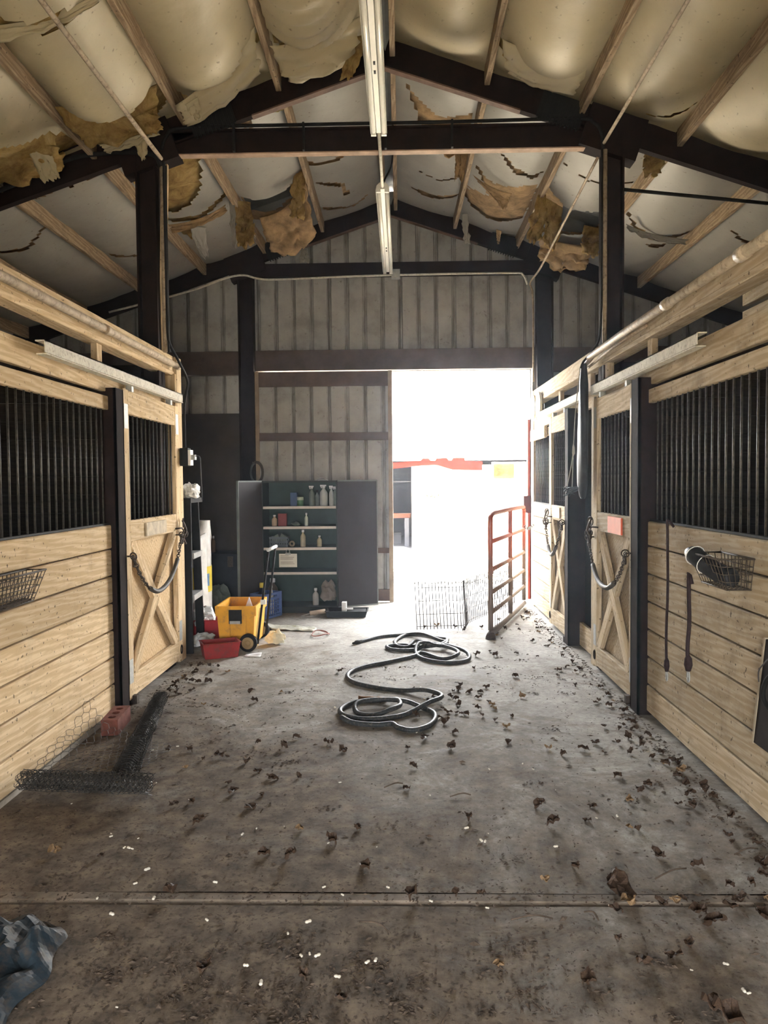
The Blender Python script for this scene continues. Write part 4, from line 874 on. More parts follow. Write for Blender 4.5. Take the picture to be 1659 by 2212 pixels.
# ---- fluorescent strips
def lamp(y0, y1, label):
    t = empty('fluorescent_light', (-.14, (y0+y1)/2, 3.88), label, 'light fixture', 'fluorescent strips under the ridge')
    x = -.14
    mb = MB(); n = 10; prof = [(-.058,-.012),(-.05,.012),(-.02,.018),(-.016,-.004),(.016,-.004),(.02,.018),(.05,.012),(.058,-.012),(.05,.026),(.02,.055),(-.02,.055),(-.05,.026)]
    k = len(prof); mb.add([(x+a, y0, 3.895+b) for a, b in prof] + [(x+a, y1, 3.895+b) for a, b in prof], [(i, (i+1) % k, (i+1) % k + k, i+k) for i in range(k)] + [tuple(range(k))[::-1], tuple(range(k, 2*k))])
    obj('channel', mb, WHITE, t)
    for s in (-1, 1):
        tb = obj('tube', MB().cyl((x+s*.036, y0+.03, 3.888), (x+s*.036, y1-.03, 3.888), .0165, 12), TUBEM, t, True)
        for y in (y0+.012, y1-.012): obj('lamp_holder', MB().box(x+s*.036-.018, x+s*.036+.018, y-.012, y+.012, 3.868, 3.91), WHITE, t)
    obj('knockout', MB().box(x-.006, x+.006, y0+1.6, y0+1.63, 3.886, 3.892), BLACK, t); obj('knockout', MB().box(x-.006, x+.006, y0+1.7, y0+1.73, 3.886, 3.892), BLACK, t)
    for y in (y0+.4, y1-.4): obj('hanger_wire', MB().cyl((x, y, 3.94), (x, y, 4.60), .002, 5), WIRE, t)
    return t
lamp(2.95, 5.47, 'long white twin fluorescent strip nearest overhead, in front of the tie beam')
lamp(6.50, 9.04, 'white twin fluorescent strip hanging beyond the tie beam toward the back wall')
conduit('conduit', [(-.14, 5.47, 3.905), (-.14, 6.45, 3.895)], .012, GALV, 'short galvanized conduit linking the two fluorescent strips under the tie beam')
tag(obj('cable', MB().tube(cat([(-.14,6.45,3.9),(-.12,6.52,3.98),(-.06,6.6,4.15),(-.05,6.7,4.5)]), .008, 6), BLACK, None, True), 'short dark cable rising from the far fluorescent strip to the ridge', 'cable')

# ---- white wall discs by the door
for y, z, lb in ((8.42, 2.27, 'round white dial on the right stall end, nearer of the pair'), (8.75, 2.275, 'round white dial on the right stall end, farther of the pair beside the doorway')):
    t = empty('wall_dial', (XR-.03, y, z), lb, 'dial', 'white dials by the doorway')
    obj('face', MB().lathe([(.135,0),(.145,.008),(.14,.022),(.12,.028)], (XR-.0, y, z), (-1,0,0), 28), WHITE, t, True); obj('rim', MB().ring((XR-.022, y, z), (1,0,0), .142, .007, 28, 6), GALV, t, True)

# ---- hanging black cover on the right post
t = empty('hanging_cover', (1.42, 6.08, 1.31), 'long black folded cover hanging beside the door with the coral plate', 'cover')
rows = [(2.36,.020,.05),(2.2,.032,.07),(1.9,.036,.08),(1.6,.038,.085),(1.42,.036,.08),(1.33,.024,.05),(1.31,.012,.03)]
mb = MB(); b = 0; n = 12
for z, a, c in rows:
    for k in range(n): q = 2*pi*k/n; mb.v.append((1.425+a*cos(q)*(1+.2*sin(3*q+z*4)), 6.08+c*sin(q), z))
for i in range(len(rows)-1):
    for k in range(n): mb.f.append((i*n+k, i*n+(k+1) % n, (i+1)*n+(k+1) % n, (i+1)*n+k))
mb.f.append(tuple(range(n))); mb.f.append(tuple(range((len(rows)-1)*n, len(rows)*n))[::-1])
obj('fabric', mb, BAGB, t, True)
obj('frayed_end', (lambda m: [m.tube(cat([(1.41+.02*random.uniform(-1,1), 6.1+.05*random.uniform(-1,1), 1.40), (1.38+.04*random.uniform(-1,1), 6.17+.06*random.random(), 1.36+.04*random.random()), (1.36+.05*random.uniform(-1,1), 6.22+.10*random.random(), 1.32+.09*random.random())], 3), .0035, 4) for _ in range(26)] and m)(MB()), BAGB, t)
tw = MB(); tw.tube(cat([(1.41,6.12,2.34),(1.385,6.17,2.0),(1.375,6.19,1.72),(1.37,6.22,1.40)], 5), .004, 5); tw.tube(cat([(1.375,6.19,1.70),(1.365,6.25,1.55),(1.35,6.30,1.42)], 4), .004, 5); tw.lathe([(.002,-.05),(.012,-.03),(.010,.02),(.003,.05)], (1.375,6.19,1.70), n=8)
obj('twine', tw, TWINE, t, True)
# ---- red pipe gate, swung in against the right stalls
t = empty('pipe_gate', (1.1, 7.97, 0), 'faded red pipe gate standing ajar at the doorway', 'gate')
A_, B_ = Vector((.81, 7.06, 0)), Vector((1.40, 8.86, 0)); dg = (B_-A_)
def gp(s, z): p = A_ + dg*s; return Vector((p.x, p.y, z))
zz = [.045, .24, .425, .635, .895, 1.155]
rr = .024
fr_ = cat([gp(0,.08), gp(0,.6), gp(0,1.06), gp(.018,1.13), gp(.06,1.155)], 4) + cat([gp(.5,1.16), gp(.94,1.155), gp(.985,1.13), gp(1,1.06), gp(1,.6), gp(1,.08)], 4)
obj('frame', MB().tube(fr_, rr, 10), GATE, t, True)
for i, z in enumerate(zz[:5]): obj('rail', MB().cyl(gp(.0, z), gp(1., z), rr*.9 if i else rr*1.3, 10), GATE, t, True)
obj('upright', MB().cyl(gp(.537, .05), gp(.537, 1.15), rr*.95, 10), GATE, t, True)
mb = MB()
for k in range(19): s = k/18; mb.tube([gp(s,.05), gp(s,.42)], .0022, 4)
for k in range(5): mb.tube([gp(0,.06+.08*k), gp(1,.06+.08*k)], .0022, 4)
obj('wire_mesh', mb, PWIRE, t)
obj('base_block', MB().lathe([(.05,0),(.045,.03),(.03,.06)], gp(0,0), n=10), CHAIN, t, True)
obj('gate_chain', (lambda m: [m.ring(Vector((1.41,8.84,.93))+Vector((.008*k,-.004*k,-.010*k+.0011*k*k)), (k % 2, 1-k % 2, .2), .013, .004, 8, 4, sx=1.4) for k in range(12)] and m)(MB()), ZINC, t, True)
# ---- bent wire panel standing in the doorway
t = empty('wire_fence', (.4, 7.47, 0), 'bent pale wire fence panel standing on the floor in the doorway', 'wire panel')
base = cat([(.14,7.46,0),(.38,7.50,0),(.60,7.54,0),(.70,7.85,0),(1.05,8.5,0),(1.32,9.0,0)], 8); 
ln = [0]
for a, b in zip(base[:-1], base[1:]): ln.append(ln[-1]+(b-a).length)
def along(d):
    for i in range(len(ln)-1):
        if ln[i+1] >= d: f = (d-ln[i])/max(1e-6, ln[i+1]-ln[i]); return base[i] + (base[i+1]-base[i])*f
    return base[-1]
mb = MB(); d = 0; k = 0
while d < ln[-1]:
    p = along(d); h = .47+.015*nz(d*9, 1); lean = Vector((.02*nz(d*5, 3)-.02, .02, 0)); mb.tube([p+Vector((0,0,.01)), p+Vector((0,0,h))+lean], .0042, 5); d += .034 if d < .55 else .05
obj('upright_wire', mb, PWIRE, t)
mb = MB()
for z in (.04, .16, .29, .42): mb.tube([p+Vector((.004*nz(i, z), 0, z)) for i, p in enumerate(base)], .0035, 5)
obj('cross_wire', mb, PWIRE, t)

# ---- garden hose
hp = [(-.39,6.87),(-.21,7.10),(-.00,7.18),(.17,7.10),(.33,6.81),(.39,6.72),(.32,6.58),(.20,6.72),(.11,6.78),(.04,6.66),(-.05,6.70),(-.07,6.90),(.02,7.16),(.18,7.20),(.32,7.04),(.40,6.84),(.32,6.63),(.16,6.66),(0,6.74),(-.14,6.68),(-.07,6.54),(.11,6.55),(.22,6.66),(.38,6.60),(.52,6.36),(.53,6.18),(.38,6.07),(.20,6.16),(.11,6.39),(.14,6.60),(.27,6.66),(.43,6.45),(.45,6.26),(.33,6.20),(.20,6.38),(.14,6.42),(.08,6.30),
 (-.10,6.12),(-.30,5.95),(-.40,5.79),(-.41,5.61),(-.34,5.46),(-.18,5.33),(0,5.26),(.14,5.18),(.24,5.08),(.245,4.99),(.16,4.88),(.03,4.74),(-.08,4.65),(-.23,4.62),(-.36,4.69),(-.40,4.82),(-.32,4.98),(-.17,5.02),(-.05,4.96),(-.02,4.83),(-.08,4.73),(-.18,4.70),(-.29,4.75),(-.30,4.86),(-.20,4.94),(.0,4.92),(.13,4.84),(.19,4.74),(.19,4.61),(.14,4.48),(.05,4.41),(-.03,4.46),(-.07,4.53),(-.16,4.51),(-.30,4.55),(-.38,4.66)]
ctrl = []
for i, (x, y) in enumerate(hp):
    z = .016 + (.026 if i in (3,4,5,6,7,8,15,16,22,23,24,30,31,32,44,45,46,47,55,56,57,60,61,62) else 0) + (.045 if i in (29,) else 0); ctrl.append((x, y, z))
tag(obj('garden_hose', MB().tube(cat(ctrl, 6), .0155, 9), HOSE, None, True), 'black rubber garden hose lying in loose coils on the floor', 'hose')
t = empty('hose_fitting', (-.42, 6.83, 0), 'small dark hose nozzle at the far loose end of the hose', 'nozzle')
obj('body', MB().lathe([(.012,0),(.02,.01),(.02,.05),(.012,.06),(.010,.09)], (-.39,6.87,.018), (-.6,-.75,0), 10), BLACK, t, True)

# ---- yellow wheeled tote
t = empty('rolling_tote', (-1.45, 6.9, 0), 'yellow rolling tool tote with black latch and open top', 'tote')
x0, x1, ya, yb = -1.63, -1.28, 6.62, 7.17; zt = .385
def ringz(z, ins): return [(x0+ins, ya+ins, z), (x1-ins, ya+ins, z), (x1-ins, yb-ins, z), (x0+ins, yb-ins, z)]
mb = MB(); L_ = [ringz(.03,.030), ringz(.30,.012), ringz(.30,.0), ringz(zt,-.004), ringz(zt,.012), ringz(.08,.04)]
for l in L_: mb.v += l
for i in range(5):
    for k in range(4): mb.f.append((i*4+k, i*4+(k+1) % 4, (i+1)*4+(k+1) % 4, (i+1)*4+k))
mb.f += [(3,2,1,0), (20,21,22,23)]
obj('bin', mb, YELLOW, t)
obj('rib', MB().box(-1.515,-1.505, ya-.002, ya+.02, .05, .30), YELLOW, t); obj('rib', MB().box(-1.375,-1.365, ya-.002, ya+.02, .05, .30), YELLOW, t)
lt = obj('latch', MB().box(-1.51,-1.40, ya-.02, ya+.006, .235, .355), BLACK, t); obj('latch_tab', MB().box(-1.50,-1.41, ya-.028, ya-.018, .235, .26), GREYP, lt)
obj('end_frame', MB().obox((-1.26, 6.66, .20), (.014,0,.006), (0,.02,0), (.024,0,.17)), flat('pale_yellow_plastic', (.78,.55,.20), .45, var=.1), t)
for y in (6.56, 7.16):
    w = obj('wheel', MB().lathe([(.03,-.022),(.066,-.024),(.078,-.014),(.078,.014),(.066,.024),(.03,.022)], (-1.335, y, .078), (0,1,0), 24), BLACK, t, True)
    obj('hub', MB().lathe([(.052,-.027),(.05,-.030),(.02,-.026),(.018,-.034),(.006,-.034)], (-1.335, y, .078), (0,1,0), 20), flat('dusty_tan_hub', (.30,.21,.10), .6) if y < 7 else bpy.data.materials['dusty_tan_hub'], w, True)
h = MB()
for dy in (0, .40): h.tube([(-1.262, 6.60+dy, .06), (-1.225, 6.63+dy, .38), (-1.165, 6.66+dy*.9, .87)], .010, 8)
obj('handle_pole', h, BLACK, t, True)
obj('handle_grip', MB().tube([(-1.165,6.64,.872),(-1.162,7.04,.872)], .016, 8), PLASTW, t, True)
obj('pole_clip', MB().box(-1.235,-1.19, 6.615, 6.65, .40, .44), PLASTW, t)
tag(obj('paper_sheet', MB().add([(-1.44,6.86,.28),(-1.33,6.84,.28),(-1.385,6.88,.43),(-1.385,6.90,.42),(-1.44,6.90,.27),(-1.33,6.88,.27)], [(0,1,2),(5,4,3),(0,2,3,4),(2,1,5,3),(1,0,4,5)]), PAPER), 'folded white paper sheet sticking up inside the yellow tote', 'paper')
tag(obj('fallen_paper', MB().grid(lambda u, v: (-1.33+.14*u, 6.36+.07*v-.02*u, .006+.035*max(0, v-.4)*u), 5, 4), PAPER, None, True, solid=.002), 'curled white paper scrap on the floor in front of the tote wheel', 'paper')
def open_bin(name, c, ang, w, d, h, m, label, category, taper=.02):
    t = MB(); L_ = []
    for z, i in ((0, taper), (h, 0), (h+.006, -.008), (h+.006, .010), (.012, taper+.012)):
        L_ += [(-w/2+i, -d/2+i, z), (w/2-i, -d/2+i, z), (w/2-i, d/2-i, z), (-w/2+i, d/2-i, z)]
    rm = Matrix.Rotation(ang, 3, 'Z'); t.v = [tuple(rm @ Vector(p) + Vector(c)) for p in L_]
    for i in range(4):
        for k in range(4): t.f.append((i*4+k, i*4+(k+1) % 4, (i+1)*4+(k+1) % 4, (i+1)*4+k))
    t.f += [(3,2,1,0), (16,17,18,19)]
    return tag(obj(name, t, m), label, category)
open_bin('plastic_bin', (-1.54, 6.39, 0), .40, .31, .20, .125, REDBIN, 'dusty dark red open bin on the floor before the yellow tote', 'bin')
open_bin('plastic_crate', (-1.88, 7.14, 0), .1, .40, .30, .19, flat('bright_red_crate_plastic', (.42,.03,.035), .4, var=.15), 'bright red crate of crumpled bags behind the step ladder', 'crate')
def crumple(name, c, r, m, label, category, seed, sq=(1,1,.7), n=22):
    mb = MB(); 
    def fn(u, v):
        th = 2*pi*u; ph = pi*v; d = Vector((sin(ph)*cos(th), sin(ph)*sin(th), cos(ph)))
        k = 1 + .55*noise.noise(d*1.8+Vector((seed,0,0))) + .35*abs(noise.noise(d*4+Vector((0,seed,0))))
        return Vector(c) + Vector((d.x*sq[0], d.y*sq[1], max(-.45, d.z)*sq[2]))*r*k
    mb.grid(fn, n, n//2); return tag(obj(name, mb, m), label, category)
crumple('crumpled_bag', (-1.88,7.12,.20), .12, PLASTW, 'crumpled white plastic bag heaped in the bright red crate', 'bag', 3)
crumple('crumpled_bag', (-1.80,6.80,.045), .075, PLASTW, 'crumpled whitish bag on the floor between the ladder and the bright red crate', 'bag', 6, (1.6,1,.8))
crumple('foam_lump', (-1.15,6.88,.05), .075, CREAM, 'lumpy cream foam piece on the floor right of the yellow tote', 'foam', 11, (1,.8,.9))

# ---- step ladder and things behind it
t = empty('step_ladder', (-1.84, 6.7, 0), 'black step ladder with grey steps standing edge-on beyond the left stall door', 'ladder')
board('rail', (-1.83, 6.50, 0), (-1.845, 6.56, 1.30), (1,0,0), .07, .028, BLACK, t); board('rail', (-1.845, 6.93, 0), (-1.86, 6.86, 1.30), (1,0,0), .07, .028, BLACK, t)
for z in (.47, .83): board('step', (-1.835, 6.52+.045*z, z), (-1.85, 6.92-.05*z, z), (1,0,0), .09, .05, GREYP, t)
obj('top_cap', MB().box(-1.90,-1.80,6.52,6.90,1.29,1.33), BLACK, t)
board('back_leg', (-2.25, 6.52, 0), (-1.90, 6.57, 1.27), (0,1,0), .045, .025, BLACK, t); board('back_leg', (-2.25, 6.91, 0), (-1.90, 6.85, 1.27), (0,1,0), .045, .025, BLACK, t)
crumple('crumpled_cloth', (-1.85,6.70,1.37), .085, PLASTW, 'crumpled white cloth lying on top of the step ladder', 'cloth', 21, (.8,1.6,.9), 26)
def bottle(name, c, r, h, m, label, group=None, cap=None, spray=False, capm=None, cat_='bottle'):
    t = empty(name, c, label, cat_, group); x, y, z = c
    obj('body', MB().lathe([(r*.94,0),(r,.01),(r,h*.58),(r*.9,h*.66),(r*.38,h*.80),(r*.36,h*.88)], c, n=14), m, t, True)
    if spray:
        mb = MB(); mb.cyl((x,y,z+h*.86), (x,y,z+h*.94), r*.4, 8); mb.box(x-r*.9, x+r*.6, y-.012, y+.012, z+h*.93, z+h); mb.tube([(x-r*.7,y,z+h*.93),(x-r*.55,y,z+h*.84)], .005, 5); obj('sprayer', mb, capm or PLASTW, t)
    else: obj('cap', MB().lathe([(r*.5,h*.86),(r*.5,h),(r*.42,h*1.01)], c, n=12), capm or PLASTW, t, True)
    return t
# ---- metal cabinet with both doors open
t = empty('storage_cabinet', (-1.14, 8.75, 0), 'dark green metal cabinet with open doors and four shelves by the big sliding door', 'cabinet')
cx0, cx1, cy0, cy1, ch = -1.56, -.715, 8.50, 8.93, 1.475
obj('side_panel', MB().box(cx0, cx0+.015, cy0, cy1, .03, ch), CAB, t); obj('side_panel', MB().box(cx1-.015, cx1, cy0, cy1, .03, ch), CAB, t)
obj('back_panel', MB().box(cx0, cx1, cy1-.012, cy1, .03, ch), CABIN, t); obj('top_panel', MB().box(cx0, cx1, cy0, cy1, ch-.02, ch), CAB, t); obj('base_plinth', MB().box(cx0, cx1, cy0+.01, cy1, 0, .07), CAB, t)
for z in (1.19, .965, .73, .455):
    s_ = obj('shelf', MB().box(cx0+.016, cx1-.016, cy0+.03, cy1-.014, z-.022, z), CABIN, t); obj('shelf_edge', MB().box(cx0+.016, cx1-.016, cy0+.018, cy0+.03, z-.026, z+.002), SHELF, s_)
def cdoor(hx, hy, ex, ey):
    a, e = Vector((hx, hy, 0)), Vector((ex, ey, 0)); d = e-a; n_ = d.cross(Vector((0,0,1))).normalized()
    dd = obj('door', MB().obox((a+e)/2 + Vector((0,0,.77)), d/2, n_*.011, (0,0,.705)), flat('dark_plum_cabinet_door', (.026,.024,.028), .55, var=.2, scale=4, spec=.25) if 'dark_plum_cabinet_door' not in bpy.data.materials else bpy.data.materials['dark_plum_cabinet_door'], t)
    mb = MB()
    for z in (.065, 1.472): mb.obox((a+e)/2 + Vector((0,0,z)), d/2, n_*.013, (0,0,.008))
    mb.obox(e + Vector((0,0,.77)), d.normalized()*.006, n_*.013, (0,0,.705)); obj('door_edge', mb, bpy.data.materials['dull_door_edge'] if 'dull_door_edge' in bpy.data.materials else flat('dull_door_edge', (.16,.18,.17), .45), dd)
cdoor(cx0, cy0, -1.745, 8.14); cdoor(cx1, cy0+.01, -.285, 8.72)
G = 'items on the cabinet shelves'
S1, S2, S3, S4, S5 = 1.192, .967, .732, .457, .072
SPW = flat('milky_spray_plastic', (.42,.44,.42), .4, var=.2); SPG = flat('grey_green_plastic', (.14,.17,.15), .4, var=.3); LBLU = flat('dull_blue_box', (.06,.10,.20), .6, var=.2)
yc = cy0 + .12
bottle('spray_bottle', (-1.01, yc, S1), .034, .225, SPG, 'dark grey spray bottle on the cabinet top shelf, beside the green can', G, spray=True)
bottle('spray_bottle', (-.955, yc+.04, S1), .026, .175, SPG, 'short dark bottle on the cabinet top shelf, between the spray bottles', G, capm=BLACK)
bottle('spray_bottle', (-.875, yc, S1), .045, .235, SPW, 'widest milky spray bottle on the cabinet top shelf', G, spray=True)
bottle('spray_bottle', (-.79, yc, S1), .027, .225, SPW, 'slim milky spray bottle on the cabinet top shelf', G, spray=True)
bottle('spray_bottle', (-.75, yc+.06, S1), .036, .215, SPG, 'dull spray bottle at the end of the cabinet top shelf by the open door', G, spray=True)
t2 = empty('tin_can', (-1.14, yc, S1), 'pale green topped can on the cabinet top shelf', 'can', G); obj('body', MB().lathe([(.036,0),(.036,.065),(.033,.07)], (-1.14,yc,S1), n=16), flat('green_can', (.12,.24,.13), .5), t2, True); obj('lid', MB().lathe([(.037,.065),(.037,.10),(.03,.102)], (-1.14,yc,S1), n=16), flat('pale_lid', (.42,.47,.34), .5), t2, True)
tag(obj('blue_carton', MB().box(-1.26,-1.185, yc+.05, yc+.13, S1, S1+.15), LBLU), 'dull blue carton behind the green can on the cabinet top shelf', 'carton', G)
bottle('squeeze_bottle', (-1.435, yc, S2), .030, .125, flat('cream_label', (.48,.36,.24), .5), 'white capped squeeze bottle beside the red box on the second shelf', G)
tag(obj('red_box', MB().box(-1.395,-1.30, yc, yc+.06, S2, S2+.14), flat('dusty_red_box', (.24,.06,.055), .6, var=.2)), 'dusty red box standing on the second cabinet shelf', 'box', G)
crumple('folded_rag', (-1.19, yc, S2+.018), .035, SPG, 'grey rag lying on the second cabinet shelf', 'rag', 31, (1.3,1,.7), 14)
bottle('spray_can', (-1.075, yc, S2), .021, .145, flat('cream_green_can', (.40,.45,.36), .5), 'tall cream and green can on the second cabinet shelf', G, cat_='can')
t2 = empty('storage_basket', (-1.38, yc+.03, S3), 'small grey plastic basket on the third cabinet shelf', 'basket', G)
mb = MB()
for k in range(8):
    for (yy) in (yc-.05, yc+.11): mb.box(-1.485+.026*k, -1.473+.026*k, yy-.003, yy+.003, S3, S3+.10)
for z in (0, .045, .095):
    mb.box(-1.487,-1.283, yc-.053, yc-.047, S3+z, S3+z+.02); mb.box(-1.487,-1.283, yc+.107, yc+.113, S3+z, S3+z+.02); mb.box(-1.49,-1.483, yc-.05, yc+.11, S3+z, S3+z+.02); mb.box(-1.287,-1.28, yc-.05, yc+.11, S3+z, S3+z+.02)
mb.box(-1.487,-1.283, yc-.05, yc+.11, S3, S3+.005); obj('lattice', mb, flat('grey_basket_plastic', (.16,.19,.22), .5), t2)
obj('contents', MB().obox((-1.42,yc+.03,S3+.09), (.035,0,.02), (0,.05,0), (-.01,0,.04)).obox((-1.34,yc+.03,S3+.10), (.03,0,-.02), (0,.05,0), (.015,0,.035)), SPG, t2)
tag(obj('tape_roll', MB().ring((-1.24, yc, S3+.035), (.3,1,0), .024, .012, 18, 8), flat('tan_tape', (.30,.25,.18), .5), None, True), 'small tape roll standing on the third cabinet shelf', 'tape', G)
bottle('tall_bottle', (-1.115, yc, S3), .030, .19, flat('tan_bottle', (.46,.40,.28), .5), 'tall tan bottle on the third cabinet shelf', G)
bottle('round_bottle', (-.93, yc, S3), .028, .125, flat('cream_bottle', (.48,.42,.25), .5), 'short cream bottle on the third cabinet shelf near the open door', G)
t2 = empty('clipboard', (-1.27, cy0+.005, .52), 'clipboard with white printed note hung before the fourth shelf of the cabinet', 'clipboard', G)
obj('sheet', MB().box(-1.37,-1.17, cy0+.002, cy0+.006, .515, .665), flat('note_paper', (.62,.60,.52), .8, var=.1), t2)
obj('print', (lambda m: [m.box(-1.355+.0, -1.355+random.uniform(.05,.16), cy0-.0005, cy0+.002, .64-.018*k, .645-.018*k) for k in range(6) if k != 3] and m)(MB()), flat('grey_print', (.22,.20,.16), .8), t2)
obj('clip', MB().box(-1.30,-1.24, cy0-.006, cy0+.008, .655, .675).ring((-1.27,cy0,.69), (0,1,0), .02, .004, 12, 5), ZINC, t2)
bottle('white_carton', (-.98, yc, S5), .035, .19, flat('grey_white_carton', (.36,.35,.32), .6), 'whitish carton bottle standing in the cabinet bottom', G)
crumple('feed_sack', (-.84, yc+.06, S5+.12), .14, flat('brown_grey_sack', (.20,.17,.14), .8, var=.3), 'brown-grey sack slumped in the cabinet bottom by the open door', 'sack', 41, (.55,.5,1.0), 18)
bottle('dark_jug', (-1.47, yc+.02, S5), .06, .30, flat('brown_jug', (.10,.085,.075), .4), 'brown jug in the cabinet bottom behind the blue milk crate', G, cat_='jug')
tag(obj('shop_rag', MB().grid(lambda u, v: (-.96+.13*u, 8.58+.10*v, ch+.004+.03*max(0, sin(pi*u))*(1-.5*v)), 8, 6), PLASTW, None, True, solid=.003), 'white rag lying on top of the dark green cabinet', 'rag')
# ---- milk crate
t = empty('milk_crate', (-1.44, 8.26, 0), 'blue plastic milk crate on the floor before the cabinet', 'crate')
o_, e1, e2, ez = Vector((-1.455, 8.08, .005)), Vector((.42,.907,0))*.30, Vector((-.907,.42,0))*.19, Vector((0,0,.265))
def face(mb, o, a, b, solid_cells=True):
    n = a.cross(b).normalized()*.006; A1, B1 = a, b
    def bar(p, q, w):
        d = q-p; u = n.normalized().cross(d).normalized()*w; mb.obox((p+q)/2, d/2, u, n)
    for f in (0.04, .96): bar(o+a*f, o+a*f+b, .012)
    for f in (.04, .78, .96): bar(o+b*f, o+b*f+a, .012)
    for k in range(1, 7): bar(o+a*(k/7), o+a*(k/7)+b*.78, .003)
    for k in range(1, 5): bar(o+b*(.78*k/5), o+b*(.78*k/5)+a, .003)
    bar(o+a*.04+b*.87, o+a*.30+b*.87, .022); bar(o+a*.70+b*.87, o+a*.96+b*.87, .022)
for (p, a) in ((o_, e1), (o_, e2), (o_+e1, e2), (o_+e2, e1)):
    mb = MB(); face(mb, p, a, ez); obj('lattice_side', mb, BLUEC, t)
obj('bottom', MB().obox(o_+e1/2+e2/2+Vector((0,0,.008)), e1/2, e2/2, (0,0,.006)), BLUEC, t)
bottle('yellow_cap_jug', (-1.525, 8.27, .02), .05, .35, flat('navy_jug', (.02,.03,.06), .4), 'dark jug with a wide yellow cap standing in the blue milk crate', None, capm=YELL2, cat_='jug')
bottle('white_tube', (-1.43, 8.32, .02), .022, .34, PLASTW, 'slim whitish tube standing in the blue milk crate')
# ---- trunk
t = empty('storage_chest', (-1.95, 8.75, 0), 'dark navy chest against the back wall left of the cabinet', 'chest')
obj('body', MB().box(-2.30,-1.62, 8.72, 9.12, .0, .56), NAVY, t); obj('lid', MB().box(-2.32,-1.60, 8.70, 9.13, .56, .65), NAVY, t); obj('hasp', MB().box(-1.99,-1.93, 8.685, 8.70, .50, .62), CHAIN, t)
bottle('spray_bottle', (-2.20, 8.9, .65), .024, .19, flat('brown_bottle', (.16,.10,.06), .5), 'slim brown bottle standing on the dark navy chest', None, capm=PLASTW)
crumple('grey_sack', (-2.02, 8.42, .14), .16, SPG, 'dim grey sack slumped before the dark navy chest', 'sack', 51, (.7,.6,1.2), 16)
# ---- bags behind the ladder
t = empty('feed_bag', (-2.02, 7.1, 0), 'upright white feed bag with yellow and blue print behind the step ladder', 'feed bag')
def bagfn(u, v):
    q = 2*pi*u; z = .19+.90*v; k = .5+.5*min(1, (1-v)*5)
    return (-2.03+.13*cos(q)*(1+.06*nz(u*6, v*8, 1)), 7.56+.20*sin(q)*k, z)
obj('sack', MB().grid(bagfn, 24, 16), PLASTW, t, True)
obj('print_band', MB().grid(lambda u, v: (-2.03+.134*cos(2*pi*u)*(1+.06*nz(u*6,(.32+.3*v),1)), 7.56+.205*sin(2*pi*u), .19+.90*(.22+.28*v)), 24, 6), YELL2, t, True)
obj('blue_mark', MB().grid(lambda u, v: (-2.03+.137*cos(-1.2+.9*u), 7.56+.21*sin(-1.2+.9*u), .45+.12*v), 6, 3), BLUEP, t, True)
tag(obj('plastic_sheet', MB().grid(lambda u, v: (-1.93+.035*u+.05*(1-v)**3, 7.26+.10*u, .02+.93*v+.03*u), 6, 14), PLASTW, None, True, solid=.012), 'tall pale plastic sheet leaning upright right of the step ladder', 'sheet')
t = empty('hanging_coil', (-1.72, 9.15, 1.45), 'grey coiled cable hanging on the back wall post above the cabinet', 'cable')
for k in range(4): obj('loop', MB().ring((-1.73+.004*k, 9.15-.012*k, 1.58), (.2,1,0), .07+.004*k, .008, 20, 6, sx=1.6, uax=(0,0,1)), RUBBER, t, True)
obj('hook', MB().tube([(-1.78,9.17,1.70),(-1.73,9.10,1.69),(-1.72,9.09,1.71)], .006, 6), CHAIN, t, True)
# ---- paint tray and roller
t = empty('paint_tray', (-.6, 8.40, 0), 'black paint tray on the floor before the cabinet door', 'paint tray')
mb = MB(); L_ = []
for z, i in ((.0,.02), (.065,0), (.068,-.008), (.068,.006), (.014,.025)): L_ += [(-.83+i, 8.19+i, z), (-.38-i, 8.19+i, z), (-.38-i, 8.46-i, z), (-.83+i, 8.46-i, z)]
mb.v = L_
for i in range(4):
    for k in range(4): mb.f.append((i*4+k, i*4+(k+1) % 4, (i+1)*4+(k+1) % 4, (i+1)*4+k))
mb.f += [(3,2,1,0),(16,17,18,19)]; obj('pan', mb, BLACK, t); obj('paint_rest', MB().box(-.60,-.40, 8.24, 8.44, .02, .06), BLACK, t)
tag(obj('white_block', MB().box(-.665,-.615, 8.34, 8.44, .04, .14).box(-.62,-.54, 8.30, 8.33, .07, .085), PLASTW), 'small whitish block standing in the black paint tray', 'block')
t = empty('paint_roller', (-.95, 8.24, 0), 'used paint roller lying left of the black paint tray', 'paint roller')
obj('sleeve', MB().cyl((-1.00, 8.22, .045), (-.84, 8.27, .06), .025, 14), flat('dirty_roller_nap', (.40,.33,.26), .95, var=.3), t, True); obj('frame', MB().tube([(-1.09,8.20,.02),(-1.0,8.22,.045)], .006, 6).tube([(-.84,8.27,.06),(-.80,8.24,.05)], .006, 6), ZINC, t, True)
# ---- flat bag and wire scrap on the floor
tag(obj('empty_sack', MB().grid(lambda u, v: (-1.45+.60*u, 7.66-.16*u+.26*(v-.5)*(1-.3*u), .006+.03*abs(nz(u*5, v*5, 2))+.06*math.exp(-((u-.14)/.08)**2)*(1-v)), 22, 10), flat('pale_printed_sack', (.50,.50,.44), .45, var=.3, scale=7, dirt=(.25,.23,.10)), None, True, solid=.003), 'flattened pale empty sack on the floor right of the yellow tote', 'sack')
tag(obj('wire_scrap', MB().tube(cat([(-.78+.14*cos(k*1.1)*(.6+.4*nz(k, 1)), 7.24+.12*sin(k*1.1), .01+.012*(k % 3)) for k in range(14)], 4), .003, 5), flat('reddish_wire', (.30,.12,.10), .6), None, True), 'thin tangled reddish wire on the floor near the flattened sack', 'wire')
